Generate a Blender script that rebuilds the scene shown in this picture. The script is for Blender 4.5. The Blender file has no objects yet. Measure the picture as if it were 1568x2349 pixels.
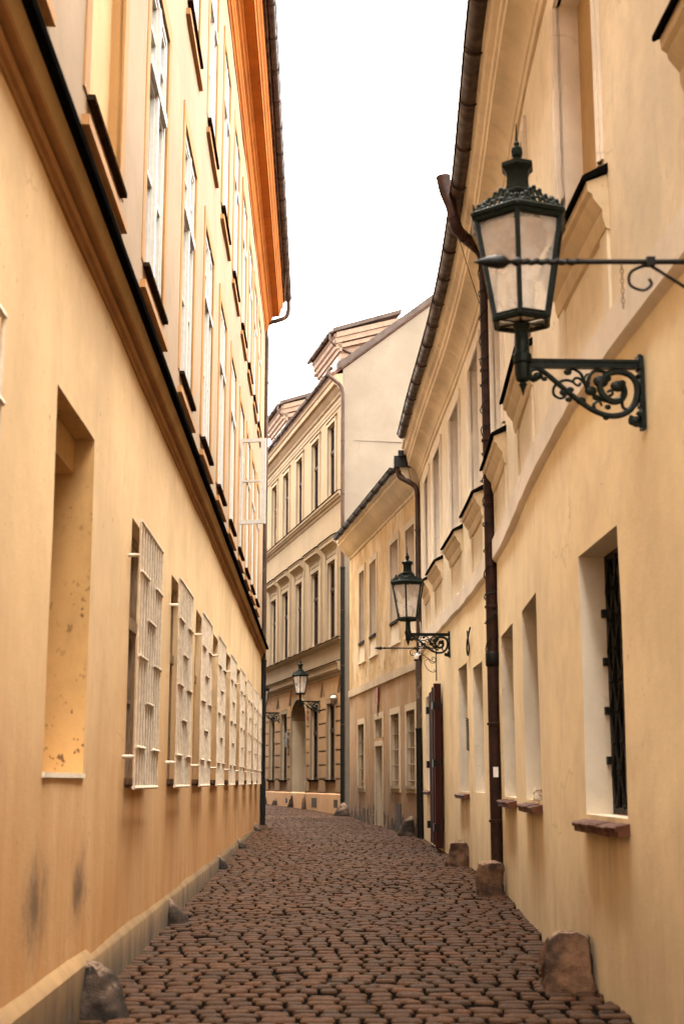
import bpy, bmesh, math, random
import numpy as np
from mathutils import Vector, Matrix, noise as mnoise
R_ = math.radians
random.seed(7)
scene = bpy.context.scene
COL = scene.collection

# ------------------------------------------------------------------ camera
cam = bpy.data.cameras.new("camera")
cam_o = bpy.data.objects.new("camera", cam); COL.objects.link(cam_o)
cam.sensor_fit = 'HORIZONTAL'; cam.sensor_width = 24.0; cam.lens = 3150/1568*24.0
cam_o.location = (0, 0, 1.6); cam_o.rotation_euler = (R_(90+11.126), 0, 0)
cam.clip_start = 0.1; cam.clip_end = 2000
cam.dof.use_dof = True; cam.dof.focus_distance = 26.0; cam.dof.aperture_fstop = 2.8
scene.camera = cam_o

# ------------------------------------------------------------------ sky and light
SUN_EL, SUN_ROT = R_(80), R_(200)
world = bpy.data.worlds.new("World"); scene.world = world; world.use_nodes = True
wn, wl = world.node_tree.nodes, world.node_tree.links
bg = wn["Background"]
sky = wn.new("ShaderNodeTexSky"); sky.sky_type = 'NISHITA'; sky.sun_disc = False
sky.sun_elevation = SUN_EL; sky.sun_rotation = SUN_ROT
mx = wn.new("ShaderNodeMix"); mx.data_type = 'RGBA'; mx.inputs[0].default_value = 0.90
wl.new(sky.outputs[0], mx.inputs[6]); mx.inputs[7].default_value = (11.4, 10.7, 9.7, 1)   # white overcast
tcw = wn.new("ShaderNodeTexCoord"); sxw = wn.new("ShaderNodeSeparateXYZ"); wl.new(tcw.outputs["Generated"], sxw.inputs[0])
mrw = wn.new("ShaderNodeMapRange"); wl.new(sxw.outputs[2], mrw.inputs[0]); mrw.inputs[3].default_value = .62; mrw.inputs[4].default_value = 1.75   # overcast: zenith brighter than horizon
mxw = wn.new("ShaderNodeMix"); mxw.data_type = 'RGBA'; mxw.blend_type = 'MULTIPLY'; mxw.inputs[0].default_value = 1
wl.new(mx.outputs[2], mxw.inputs[6]); wl.new(mrw.outputs[0], mxw.inputs[7])
wl.new(mxw.outputs[2], bg.inputs[0]); bg.inputs[1].default_value = 0.12
sl = bpy.data.lights.new("sun", 'SUN'); sl.energy = 1.3; sl.angle = R_(40); sl.color = (1, .93, .82)
so = bpy.data.objects.new("sun", sl); COL.objects.link(so)
so.rotation_euler = (R_(90)-SUN_EL, 0, R_(-8)); so.location = (0, -5, 40)
vs = scene.view_settings
vs.view_transform = 'Standard'; vs.look = 'None'; vs.exposure = 3.05; vs.gamma = 1.0; vs.use_curve_mapping = False
scene.cycles.use_denoising = True
scene.cycles.max_bounces = 8; scene.cycles.diffuse_bounces = 5; scene.cycles.transparent_max_bounces = 12

# ------------------------------------------------------------------ plan of the lane
RP = np.array([(-14,2.9),(-8,2.6),(0,2.33),(7.4,1.97),(9.2,1.89),(11,1.85),(12.7,1.88),(15,1.97),(17,2.045),(19.5,2.095),(22.5,2.075),(25,2.005),(27,1.94),(30,1.87),(33,1.81),(40,1.7)])
_m = np.gradient(RP[:,1], RP[:,0])
def FR(Y):
    i = int(np.clip(np.searchsorted(RP[:,0], Y)-1, 0, len(RP)-2))
    x0, x1 = RP[i,0], RP[i+1,0]; h = x1-x0; t = (Y-x0)/h
    return float((2*t**3-3*t*t+1)*RP[i,1]+(t**3-2*t*t+t)*h*_m[i]+(-2*t**3+3*t*t)*RP[i+1,1]+(t**3-t*t)*h*_m[i+1])
FL = lambda Y: -1.57-.0182*Y
F3 = lambda Y: 1.80-.121*(Y-31.8)
F4 = lambda Y: .05-.24*(Y-47.2)
G = 36/3267.
gz = lambda Y: G*Y                                   # the lane climbs gently

class Wall:
    """plan curve X=F(Y); o is the distance out of the wall towards the lane"""
    def __init__(s, F, sg, rough=.008, seed=0, straight=True, tilt=None):
        s.F, s.sg, s.rough, s.seed, s.straight, s.tilt = F, sg, rough, seed, straight, tilt
    def n(s, Y):
        d = (s.F(Y+.05)-s.F(Y-.05))/.1; L = math.hypot(1, d)
        return (1/L, -d/L) if s.sg > 0 else (-1/L, d/L)
    def tz(s, Y, z):
        return z if s.tilt is None else z+s.tilt(Y, z)
    def pt(s, Y, z, o=0.0):
        nx, ny = s.n(Y)
        return (s.F(Y)+o*nx, Y+o*ny, s.tz(Y, z))
    def wob(s, Y, z):
        v = Vector((Y*.55, z*.55, s.seed)); w = Vector((Y*1.9, z*1.9, s.seed+9))
        return s.rough*(1.4*mnoise.noise(v)+.55*mnoise.noise(w))
WL = Wall(FL, 1, .011, 1.0)
WR = Wall(FR, -1, .012, 2.0, False)
W3 = Wall(F3, -1, .014, 3.0, tilt=lambda Y, z: .03*(Y-32)*max(0, min(1.2, (z-3.3)/5)))
W4 = Wall(F4, -1, .003, 4.0)

# ------------------------------------------------------------------ mesh helper
class MB:
    def __init__(s): s.v, s.f, s.m = [], [], []
    def vert(s, p): s.v.append(tuple(p)); return len(s.v)-1
    def face(s, idx, m=0): s.f.append(tuple(idx)); s.m.append(m)
    def poly(s, pts, m=0): s.face([s.vert(p) for p in pts], m)
    def hexa(s, c, m=0):      # c: 8 corners, bottom 4 then top 4
        i = [s.vert(p) for p in c]
        for q in ((3,2,1,0),(4,5,6,7),(0,1,5,4),(1,2,6,5),(2,3,7,6),(3,0,4,7)): s.face([i[k] for k in q], m)
    def box(s, x0,x1,y0,y1,z0,z1, m=0, M=None):
        c = [(x0,y0,z0),(x1,y0,z0),(x1,y1,z0),(x0,y1,z0),(x0,y0,z1),(x1,y0,z1),(x1,y1,z1),(x0,y1,z1)]
        if M is not None: c = [tuple(M @ Vector(p)) for p in c]
        s.hexa(c, m)
    def wbox(s, W, Y0,Y1,z0,z1,o0,o1, m=0):
        s.hexa([W.pt(Y0,z0,o0),W.pt(Y1,z0,o0),W.pt(Y1,z0,o1),W.pt(Y0,z0,o1),W.pt(Y0,z1,o0),W.pt(Y1,z1,o0),W.pt(Y1,z1,o1),W.pt(Y0,z1,o1)], m)
    def sweep(s, W, Y0, Y1, prof, m=0, step=.6, wob=0, seed=0):
        n = max(1, int(round((Y1-Y0)/step))); k = len(prof); rows = []
        for i in range(n+1):
            Y = Y0+(Y1-Y0)*i/n
            row = []
            for (o, z) in prof:
                dz = wob*mnoise.noise(Vector((Y*.8, seed, 0)))+.6*wob*mnoise.noise(Vector((Y*3.1, seed, 5)))
                row.append(s.vert(W.pt(Y, z+dz, o+.5*dz if o > .001 else o)))
            rows.append(row)
        for a, b in zip(rows, rows[1:]):
            for j in range(k):
                j2 = (j+1) % k; s.face((a[j], b[j], b[j2], a[j2]), m)
        s.face(rows[0][::-1], m); s.face(rows[-1], m)
    def tube(s, pts, r, n=8, m=0, caps=True):
        P = [Vector(p) for p in pts]; rr = r if isinstance(r, (list, tuple)) else [r]*len(P)
        up = None; rings = []
        for i, p in enumerate(P):
            t = (P[min(i+1, len(P)-1)]-P[max(i-1, 0)])
            if t.length < 1e-9: t = Vector((0,0,1))
            t.normalize()
            if up is None:
                up = t.orthogonal().normalized()
            up = (up-t*up.dot(t))
            if up.length < 1e-6: up = t.orthogonal()
            up.normalize(); w = t.cross(up)
            rings.append([s.vert(p+(up*math.cos(a)+w*math.sin(a))*rr[i]) for a in [2*math.pi*k/n for k in range(n)]])
        for a, b in zip(rings, rings[1:]):
            for k in range(n): s.face((a[k], a[(k+1) % n], b[(k+1) % n], b[k]), m)
        if caps: s.face(rings[0][::-1], m); s.face(rings[-1], m)
    def lathe(s, prof, n, c=(0,0,0), m=0, rot=0, caps=True):
        rings = [[s.vert((c[0]+r*math.cos(rot+2*math.pi*k/n), c[1]+r*math.sin(rot+2*math.pi*k/n), c[2]+z)) for k in range(n)] for r, z in prof]
        for a, b in zip(rings, rings[1:]):
            for k in range(n): s.face((a[k], a[(k+1) % n], b[(k+1) % n], b[k]), m)
        if caps: s.face(rings[0][::-1], m); s.face(rings[-1], m)
    def ball(s, c, r, m=0, n=8, sq=(1,1,1)):
        pr = [(math.sin(math.pi*i/n), -math.cos(math.pi*i/n)) for i in range(n+1)]
        rings = [[s.vert((c[0]+a*r*sq[0]*math.cos(2*math.pi*k/n), c[1]+a*r*sq[1]*math.sin(2*math.pi*k/n), c[2]+b*r*sq[2])) for k in range(n)] for a, b in pr[1:-1]]
        t0 = s.vert((c[0],c[1],c[2]-r*sq[2])); t1 = s.vert((c[0],c[1],c[2]+r*sq[2]))
        for a, b in zip(rings, rings[1:]):
            for k in range(n): s.face((a[k], a[(k+1) % n], b[(k+1) % n], b[k]), m)
        for k in range(n):
            s.face((t0, rings[0][(k+1) % n], rings[0][k]), m); s.face((t1, rings[-1][k], rings[-1][(k+1) % n]), m)
    def build(s, name, mats, parent=None, smooth=None, fix=True, loc=None):
        me = bpy.data.meshes.new(name)
        me.from_pydata(s.v, [], s.f)
        if not isinstance(mats, (list, tuple)): mats = [mats]
        for mm in mats: me.materials.append(mm)
        if len(mats) > 1: me.polygons.foreach_set("material_index", s.m)
        if fix:
            b = bmesh.new(); b.from_mesh(me); bmesh.ops.recalc_face_normals(b, faces=b.faces); b.to_mesh(me); b.free()
        if smooth is not None:
            me.polygons.foreach_set("use_smooth", [True]*len(me.polygons))
            me.set_sharp_from_angle(angle=R_(smooth))
        me.update()
        o = bpy.data.objects.new(name, me); COL.objects.link(o)
        if parent is not None:
            o.parent = parent
            M = Matrix.Translation(-Vector(ABS[parent.name]))
            me.transform(M); ABS[o.name] = ABS[parent.name]
        else:
            c = Vector(loc) if loc is not None else Vector((0,0,0))
            me.transform(Matrix.Translation(-c)); o.location = c; ABS[o.name] = tuple(c)
        return o
ABS = {}
def empty(name, loc, parent=None):
    o = bpy.data.objects.new(name, None); COL.objects.link(o); o.empty_display_size = .2
    if parent is not None:
        o.parent = parent; o.location = Vector(loc)-Vector(ABS[parent.name])
    else: o.location = loc
    ABS[o.name] = tuple(loc)
    return o
def tag(o, label, cat=None, group=None, kind=None):
    if label: o["label"] = label
    if cat: o["category"] = cat
    if group: o["group"] = group
    if kind: o["kind"] = kind
    return o

# ------------------------------------------------------------------ materials
def nmat(name):
    m = bpy.data.materials.new(name); m.use_nodes = True
    nt = m.node_tree; return m, nt.nodes, nt.links, nt.nodes["Principled BSDF"]
def _mix(N, L, fac, a, b, blend='MIX'):
    x = N.new("ShaderNodeMix"); x.data_type = 'RGBA'; x.blend_type = blend
    for sock, v in ((x.inputs[0], fac), (x.inputs[6], a), (x.inputs[7], b)):
        if hasattr(v, "is_output"): L.new(v, sock)
        elif isinstance(v, (int, float)): sock.default_value = v
        else: sock.default_value = (*v, 1)
    return x.outputs[2]
def _noise(N, L, vec, scale, detail=4, rough=.55, sc=None):
    t = N.new("ShaderNodeTexNoise"); t.inputs["Scale"].default_value = scale
    t.inputs["Detail"].default_value = detail; t.inputs["Roughness"].default_value = rough
    if sc:
        mp = N.new("ShaderNodeMapping"); mp.inputs["Scale"].default_value = sc
        L.new(vec, mp.inputs[0]); vec = mp.outputs[0]
    L.new(vec, t.inputs["Vector"]); return t.outputs["Fac"]
def _ramp(N, L, x, a, b, va=0., vb=1.):
    r = N.new("ShaderNodeMapRange"); r.interpolation_type = 'SMOOTHSTEP'
    L.new(x, r.inputs[0]); r.inputs[1].default_value = a; r.inputs[2].default_value = b
    r.inputs[3].default_value = va; r.inputs[4].default_value = vb
    return r.outputs[0]
def _math(N, L, op, a, b=None):
    m = N.new("ShaderNodeMath"); m.operation = op
    for i, v in enumerate((a, b)):
        if v is None: continue
        if hasattr(v, "is_output"): L.new(v, m.inputs[i])
        else: m.inputs[i].default_value = v
    return m.outputs[0]
def _bump(N, L, bsdf, h, strength, dist=.02):
    b = N.new("ShaderNodeBump"); b.inputs["Strength"].default_value = strength; b.inputs["Distance"].default_value = dist
    L.new(h, b.inputs["Height"]); L.new(b.outputs[0], bsdf.inputs["Normal"])

def plaster(name, c, streak=.35, dirt_shade=.5, dirt_shade_h=1.2, dirt_shade_c=(.10,.065,.04), patch=None, patch_amt=0., spots=.5, rough=.9, stains=(), peel=None, drips=None, var=.3, crack=.28, spot_t=.68, spot_s=14.):
    m, N, L, B = nmat(name)
    g = N.new("ShaderNodeNewGeometry"); P = g.outputs["Position"]
    sx = N.new("ShaderNodeSeparateXYZ"); L.new(P, sx.inputs[0])
    hz = _math(N, L, 'SUBTRACT', sx.outputs[2], _math(N, L, 'MULTIPLY', sx.outputs[1], G))   # height above the lane
    big = _noise(N, L, P, .7, 5, .6); mid = _noise(N, L, P, 5., 6, .65); fine = _noise(N, L, P, 60., 3, .6)
    st = _noise(N, L, P, 1., 6, .7, (3.2, 3.2, .55)); st2 = _noise(N, L, P, 1., 5, .65, (9, 9, 1.6))
    dk = tuple(v*.66 for v in c); lt = tuple(min(.9, v*1.13) for v in c)
    col = _mix(N, L, _ramp(N, L, big, .3, .7), tuple(v*(1-var*.5) for v in c), lt)
    col = _mix(N, L, _math(N, L, 'MULTIPLY', _ramp(N, L, mid, .42, .75), var), col, dk)
    vo = N.new("ShaderNodeTexVoronoi"); vo.feature = 'DISTANCE_TO_EDGE'; vo.inputs["Scale"].default_value = .55
    wp = N.new("ShaderNodeVectorMath"); wp.operation = 'ADD'; nv = N.new("ShaderNodeTexNoise"); nv.inputs["Scale"].default_value = 1.6; nv.inputs["Detail"].default_value = 6; L.new(P, nv.inputs["Vector"])
    L.new(P, wp.inputs[0]); L.new(nv.outputs["Color"], wp.inputs[1]); L.new(wp.outputs[0], vo.inputs["Vector"])
    crk = _math(N, L, 'MULTIPLY', _ramp(N, L, vo.outputs["Distance"], .010, .002), _ramp(N, L, big, .52, .62))
    col = _mix(N, L, _math(N, L, 'MULTIPLY', crk, crack), col, tuple(v*.35 for v in c))
    rp = _noise(N, L, P, .33, 3, .4, (1, 1, .8))
    col = _mix(N, L, _ramp(N, L, rp, .54, .56, 0, .16), col, tuple(min(.9, v*1.12+.02) for v in c))
    if patch:
        pm = _noise(N, L, P, .9, 6, .7, (1, 1, .6))
        col = _mix(N, L, _math(N, L, 'MULTIPLY', _ramp(N, L, pm, .46, .60), patch_amt), col, patch)
    s = _math(N, L, 'MULTIPLY', _ramp(N, L, st, .5, .78), streak)
    col = _mix(N, L, s, col, tuple(v*.5 for v in c))
    if dirt_shade > 0:
        d = _math(N, L, 'MULTIPLY', _ramp(N, L, hz, dirt_shade_h, .0), _ramp(N, L, st, .25, .66, .6, 1.))  # height ramp: dirt, plus shade and warm bounce painted into lower walls
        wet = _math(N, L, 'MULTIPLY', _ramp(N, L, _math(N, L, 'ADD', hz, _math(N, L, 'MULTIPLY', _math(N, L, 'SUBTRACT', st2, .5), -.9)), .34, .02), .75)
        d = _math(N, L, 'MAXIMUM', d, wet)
        col = _mix(N, L, _math(N, L, 'MULTIPLY', d, dirt_shade), col, dirt_shade_c)
    if drips:                       # rain-washed soot under each sill: (list of centres along the lane, half width, top z, bottom z, strength)
        cs, hw, z1, z0, amt = drips
        acc = None
        for cy in cs:
            e = _ramp(N, L, _math(N, L, 'ABSOLUTE', _math(N, L, 'SUBTRACT', sx.outputs[1], cy)), hw*1.15, hw*.3)
            acc = e if acc is None else _math(N, L, 'MAXIMUM', acc, e)
        zz = _math(N, L, 'MULTIPLY', _ramp(N, L, sx.outputs[2], z0, z1), _math(N, L, 'LESS_THAN', sx.outputs[2], z1+.08))
        dm = _math(N, L, 'MULTIPLY', _math(N, L, 'MULTIPLY', acc, zz), _ramp(N, L, st, .3, .7, .25, 1))
        col = _mix(N, L, _math(N, L, 'MULTIPLY', dm, amt), col, dirt_shade_c)
    for (pos, rad, amt) in stains:  # smudges rubbed into the plaster
        dv = N.new("ShaderNodeVectorMath"); dv.operation = 'SUBTRACT'; L.new(P, dv.inputs[0]); dv.inputs[1].default_value = pos
        dm = N.new("ShaderNodeVectorMath"); dm.operation = 'MULTIPLY'; L.new(dv.outputs[0], dm.inputs[0]); dm.inputs[1].default_value = rad
        ln = N.new("ShaderNodeVectorMath"); ln.operation = 'LENGTH'; L.new(dm.outputs[0], ln.inputs[0])
        q = _math(N, L, 'ADD', ln.outputs[1], _math(N, L, 'ADD', _math(N, L, 'MULTIPLY', _math(N, L, 'SUBTRACT', st, .5), 2.2), _math(N, L, 'MULTIPLY', _math(N, L, 'SUBTRACT', mid, .5), 1.8)))
        col = _mix(N, L, _math(N, L, 'MULTIPLY', _ramp(N, L, q, 1.2, -.1), amt), col, (.09,.055,.03))
    if spots > 0:
        sp = _noise(N, L, P, spot_s, 3, .55, (1, 1, .7)); sp2 = _noise(N, L, P, 1.1, 3, .5)
        col = _mix(N, L, _math(N, L, 'MULTIPLY', _math(N, L, 'MULTIPLY', _ramp(N, L, sp, spot_t, spot_t+.07), _ramp(N, L, sp2, .38, .60)), spots), col, (.14,.075,.03))
    hgt = _math(N, L, 'ADD', _math(N, L, 'MULTIPLY', fine, .35), _math(N, L, 'MULTIPLY', mid, 1.))
    if peel:                        # render fallen off near the ground: ragged edge, rubble below
        ph, pc = peel
        pe = _noise(N, L, P, 2.2, 7, .7, (1, 1, .75))
        pz = _math(N, L, 'ADD', hz, _math(N, L, 'MULTIPLY', _math(N, L, 'SUBTRACT', pe, .5), -2.6))
        pm = _ramp(N, L, pz, ph+.02, ph-.02)
        rub = _mix(N, L, _ramp(N, L, mid, .35, .7), pc, tuple(v*.35 for v in pc))
        col = _mix(N, L, pm, col, rub)
        hgt = _math(N, L, 'SUBTRACT', hgt, _math(N, L, 'MULTIPLY', pm, 2.))
    L.new(col, B.inputs["Base Color"]); B.inputs["Roughness"].default_value = rough
    B.inputs["Specular IOR Level"].default_value = .2
    _bump(N, L, B, hgt, .35, .012)
    return m
def simple(name, c, rough=.6, metal=0, nscale=20, var=.35, c2=None, bump=.15, spec=.16, sc=None, thr=(.35,.7)):
    m, N, L, B = nmat(name)
    t = N.new("ShaderNodeTexCoord"); P = t.outputs["Object"]
    n = _noise(N, L, P, nscale, 5, .6, sc)
    col = _mix(N, L, _ramp(N, L, n, *thr), c, c2 if c2 else tuple(v*(1-var) for v in c))
    L.new(col, B.inputs["Base Color"])
    L.new(_ramp(N, L, n, .3, .7, max(0, rough-.1), min(1, rough+.12)), B.inputs["Roughness"])
    B.inputs["Metallic"].default_value = metal; B.inputs["Specular IOR Level"].default_value = spec
    if bump: _bump(N, L, B, n, bump, .01)
    return m
def rock(name, c, dark, pale):
    m, N, L, B = nmat(name)
    g = N.new("ShaderNodeNewGeometry"); P = g.outputs["Position"]
    a = _noise(N, L, P, 4., 6, .65); b = _noise(N, L, P, 22., 5, .7); f = _noise(N, L, P, 90., 3, .6)
    sx = N.new("ShaderNodeSeparateXYZ"); L.new(g.outputs["Normal"], sx.inputs[0])
    col = _mix(N, L, _ramp(N, L, a, .36, .62), c, dark)
    top_pale = _math(N, L, 'MULTIPLY', _ramp(N, L, sx.outputs[2], .45, .95), _ramp(N, L, b, .38, .60))   # upward faces paler
    col = _mix(N, L, top_pale, col, pale)
    col = _mix(N, L, _ramp(N, L, b, .60, .72, 0, .7), col, dark)
    L.new(col, B.inputs["Base Color"]); B.inputs["Roughness"].default_value = .92; B.inputs["Specular IOR Level"].default_value = .12
    _bump(N, L, B, _math(N, L, 'ADD', b, _math(N, L, 'MULTIPLY', f, .4)), .9, .02)
    return m
def glass_dark(name, c=(.02,.018,.016), rough=.04):
    m, N, L, B = nmat(name)
    t = N.new("ShaderNodeTexCoord")
    n = _noise(N, L, t.outputs["Object"], 1.3, 2)
    B.inputs["Base Color"].default_value = (*c, 1); B.inputs["Roughness"].default_value = rough
    B.inputs["Specular IOR Level"].default_value = .7
    _bump(N, L, B, n, .05, .01)
    return m
def pane_clear(name, tint, frosted):
    m, N, L, B = nmat(name)
    tr = N.new("ShaderNodeBsdfTransparent"); B.inputs["Base Color"].default_value = (*tint, 1)
    B.inputs["Roughness"].default_value = .12; B.inputs["Specular IOR Level"].default_value = .5
    t = N.new("ShaderNodeTexCoord"); n = _noise(N, L, t.outputs["Object"], 7., 3)
    mxs = N.new("ShaderNodeMixShader"); L.new(_ramp(N, L, n, .3, .7, frosted-.06, frosted+.08), mxs.inputs[0])
    L.new(tr.outputs[0], mxs.inputs[1]); L.new(B.outputs[0], mxs.inputs[2])
    out = [x for x in N if x.type == 'OUTPUT_MATERIAL'][0]; L.new(mxs.outputs[0], out.inputs[0])
    return m

OCH = (.70,.43,.17)
L_GF = [5.33, 12.07, 15.33, 18.36, 21.33, 24.35, 27.4, 30.4, 33.3, 36.1]
M = {}
M['wallL'] = plaster("ochre_plaster", (.64,.45,.245), .16, .9, 3.4, dirt_shade_c=(.40,.17,.04), spots=.85, var=.25,  # tall orange ramp paints low shade and warm bounce light over the dirt
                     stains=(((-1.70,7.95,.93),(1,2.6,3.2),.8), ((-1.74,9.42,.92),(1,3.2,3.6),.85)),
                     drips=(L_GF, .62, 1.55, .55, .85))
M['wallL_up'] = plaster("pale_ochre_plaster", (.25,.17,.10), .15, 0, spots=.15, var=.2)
M['surround'] = plaster("orange_plaster", (.30,.155,.052), .2, 0, spots=.3, var=.3)
M['corniceL'] = plaster("orange_cornice_plaster", (.37,.112,.008), .6, 0, spots=.5, var=.4)  # orange deepened to paint in shade and bounce light under the eaves
M['bandL'] = plaster("ochre_moulding_plaster", (.33,.165,.062), .35, 0, spots=.5, var=.4)  # brown deepened to paint in the shade of the mouldings
M['plinthL'] = plaster("ochre_plinth_plaster", (.31,.185,.08), .5, .95, .62, dirt_shade_c=(.03,.022,.016), spots=.5, peel=(-.30, (.07,.05,.035)), crack=.3)
M['wallR'] = plaster("yellow_plaster", (.82,.66,.42), .16, .35, 1.6, dirt_shade_c=(.17,.10,.045), spots=.35, var=.25,
                     drips=([9.97,14.2,17.0,23.4], .75, 1.32, .4, .5))
M['wallR_up'] = plaster("deep_yellow_plaster", (.70,.60,.44), .25, 0, spots=.3, var=.3)
M['reveal'] = plaster("greyed_reveal_plaster", (.66,.57,.44), .3, 0, spots=.1, var=.25)
M['trim'] = plaster("off_white_trim_plaster", (.68,.60,.50), .25, 0, spots=.35, var=.22)
M['corniceR'] = plaster("grey_beige_cornice_plaster", (.62,.49,.32), .45, 0, spots=.3, var=.4)
M['wall3'] = plaster("peeling_ochre_plaster", (.37,.225,.105), .75, .9, 2.6, dirt_shade_c=(.13,.075,.038), patch=(.37,.28,.18), patch_amt=.8, spots=.7, var=.5,
                     peel=(.22, (.065,.038,.022)))
M['wall3_up'] = plaster("flaking_orange_plaster", (.50,.35,.17), .5, 0, patch=(.60,.475,.32), patch_amt=.85, spots=.8, var=.5)
M['trim3'] = plaster("worn_cream_plaster", (.50,.41,.29), .55, .4, 2., spots=.6, var=.35)
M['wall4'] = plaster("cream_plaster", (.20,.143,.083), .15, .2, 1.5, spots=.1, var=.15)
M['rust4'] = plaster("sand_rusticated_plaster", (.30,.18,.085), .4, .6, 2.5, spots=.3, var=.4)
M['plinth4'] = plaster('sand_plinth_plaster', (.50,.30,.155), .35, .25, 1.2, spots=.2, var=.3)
M['reveal4'] = plaster('light_cream_reveal', (.36,.28,.19), .15, 0, spots=.1, var=.15)
M['reveal3'] = plaster('pale_pinkish_reveal', (.66,.55,.43), .3, 0, spots=.3, var=.25)
M['trim4'] = plaster("cream_stucco_trim", (.23,.17,.105), .25, 0, spots=.2, var=.2)
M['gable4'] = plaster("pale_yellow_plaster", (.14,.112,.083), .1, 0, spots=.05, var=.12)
M['groove'] = plaster("sooty_joint_plaster", (.10,.065,.04), .3, 0, spots=0)
M['flash'] = simple("dark_sheet_metal", (.006,.0055,.005), .8, 0, 12, .4, spec=0.)
M['sillmetal'] = simple("black_sheet_metal", (.026,.015,.009), .8, 0, 14, .4, spec=.0)
M['gutter'] = simple("brown_copper", (.060,.034,.023), .42, .12, 6, .5, c2=(.026,.015,.011), sc=(1,1,.4))
M['pipe'] = simple("oxblood_painted_pipe", (.034,.013,.008), .5, 0, 9, .5, c2=(.017,.008,.006))
M['pipe_dark'] = simple("black_painted_pipe", (.007,.006,.005), .5, 0, 9, .4)
M['pipe_worn'] = simple("flaking_grey_pipe", (.075,.052,.038), .6, 0, 5, .6, c2=(.20,.15,.105), thr=(.52,.62))
M['white_wood'] = simple("white_window_paint", (.40,.375,.335), .5, 0, 15, .12)
M['grille'] = simple("cream_painted_steel", (.58,.475,.36), .55, .1, 14, .25)
M['old_wood'] = simple("weathered_window_wood", (.26,.17,.10), .7, 0, 10, .5, sc=(4,4,.6))
M['dark_wood'] = simple("dark_stained_wood", (.035,.02,.014), .6, 0, 10, .5, sc=(5,5,.5))
M['gate'] = simple("oxblood_painted_planks", (.040,.011,.007), .6, 0, 8, .6, c2=(.03,.011,.008), sc=(6,6,.5), bump=.35, spec=.04)
M['iron'] = simple("black_wrought_iron", (.008,.007,.006), .5, 0, 30, .4, bump=.3)
M['green_iron'] = simple("dark_green_cast_iron", (.0035,.0085,.005), .45, 0, 30, .5, c2=(.003,.004,.003), bump=.35)
M['glassL'] = glass_dark("reflecting_glass", (.30,.29,.27), .06)
M['glass_dark'] = glass_dark("dark_window_glass", (.008,.008,.008), .08)
M['glass_old'] = glass_dark("dusty_glass", (.06,.045,.03), .25)
M['blind'] = plaster("blind_window_plaster", (.40,.255,.115), .3, 0, spots=.3)
M['niche'] = plaster("speckled_niche_plaster", (.46,.27,.105), .5, 0, spots=1., var=.4, spot_t=.60, spot_s=20.)
M['tile_sill'] = simple("terracotta_sill_tile", (.11,.036,.017), .55, 0, 9, .5, bump=.25)
M['stone'] = rock("worn_sandstone", (.135,.070,.038), (.038,.023,.016), (.26,.17,.11))
M['stone_dark'] = rock("sooty_granite", (.040,.026,.018), (.011,.008,.006), (.20,.13,.085))
M['roof'] = simple("brown_roof_tiles", (.12,.055,.035), .8, 0, 8, .5, bump=.4)
M['roofsheet'] = simple("brown_grey_roof_sheet", (.055,.038,.030), .6, 0, 3, .3)
M['siding'] = simple("pinkish_painted_boards", (.20,.135,.095), .7, 0, 6, .2)
M['frost'] = pane_clear("milky_lamp_glass", (.90,.84,.76), .30)
M['clear'] = pane_clear("clear_glass", (.9,.9,.9), .12)
M['enamel'] = simple("white_enamel", (.74,.66,.56), .4, 0, 8, .2)
M['enamel_brown'] = simple("tan_enamel_reflector", (.45,.31,.20), .5, 0, 8, .2)
M['red'] = simple("red_enamel", (.22,.035,.022), .5, 0, 9, .4)
M['white'] = simple("white_plastic", (.8,.78,.74), .4, 0, 9, .1)
M['paper'] = simple("crumpled_white_paper", (.66,.56,.45), .8, 0, 20, .4, bump=.5)
M['joint'] = simple('earth_caked_stone', (.010,.007,.005), 1., 0, 30, .5, bump=.3, spec=.05)
M['soil'] = simple("dark_joint_soil", (.008,.006,.005), 1., 0, 8, .5, bump=.3)

# ------------------------------------------------------------------ facade with real openings
def facade(name, W, Y0, Y1, z0, z1, ops, mats, parent, step=.5, zstep=.9, zb=None):
    """ops: (Ya,Yb,za,zb,depth,reveal material index).  zb(Y): lower edge follows the lane"""
    ys = {round(Y0,4), round(Y1,4)}; zs = {round(z0,4), round(z1,4)}
    for q in ops: ys |= {round(q[0],4), round(q[1],4)}; zs |= {round(q[2],4), round(q[3],4)}
    def fill(a, st):
        a = sorted(a); out = [a[0]]
        for p, q in zip(a, a[1:]):
            n = max(1, int(math.ceil((q-p)/st)))
            out += [p+(q-p)*i/n for i in range(1, n+1)]
        return out
    ys, zs = fill(ys, step), fill(zs, zstep)
    mb = MB(); V = {}
    def vv(Y, z, o=0.):
        k = (round(Y,4), round(z,4), round(o,3))
        if k not in V: V[k] = mb.vert(W.pt(Y, z, o+(W.wob(Y, z) if o == 0 else 0)))
        return V[k]
    def inside(yc, zc):
        return any(q[0] < yc < q[1] and q[2] < zc < q[3] for q in ops)
    for a, b in zip(ys, ys[1:]):
        for c, d in zip(zs, zs[1:]):
            if inside((a+b)/2, (c+d)/2): continue
            mb.face((vv(a,c), vv(b,c), vv(b,d), vv(a,d)))
    for q in ops:
        Ya, Yb, za, zb_, dp, mi = q
        yy = [y for y in ys if Ya-1e-6 <= y <= Yb+1e-6]; zz = [z for z in zs if za-1e-6 <= z <= zb_+1e-6]
        for a, b in zip(yy, yy[1:]):
            for z in (za, zb_): mb.poly([mb.v[vv(a,z)], mb.v[vv(b,z)], W.pt(b,z,-dp), W.pt(a,z,-dp)], mi)
        for c, d in zip(zz, zz[1:]):
            for y in (Ya, Yb): mb.poly([mb.v[vv(y,c)], mb.v[vv(y,d)], W.pt(y,d,-dp), W.pt(y,c,-dp)], mi)
    return mb.build(name, mats, parent, smooth=35)
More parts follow.
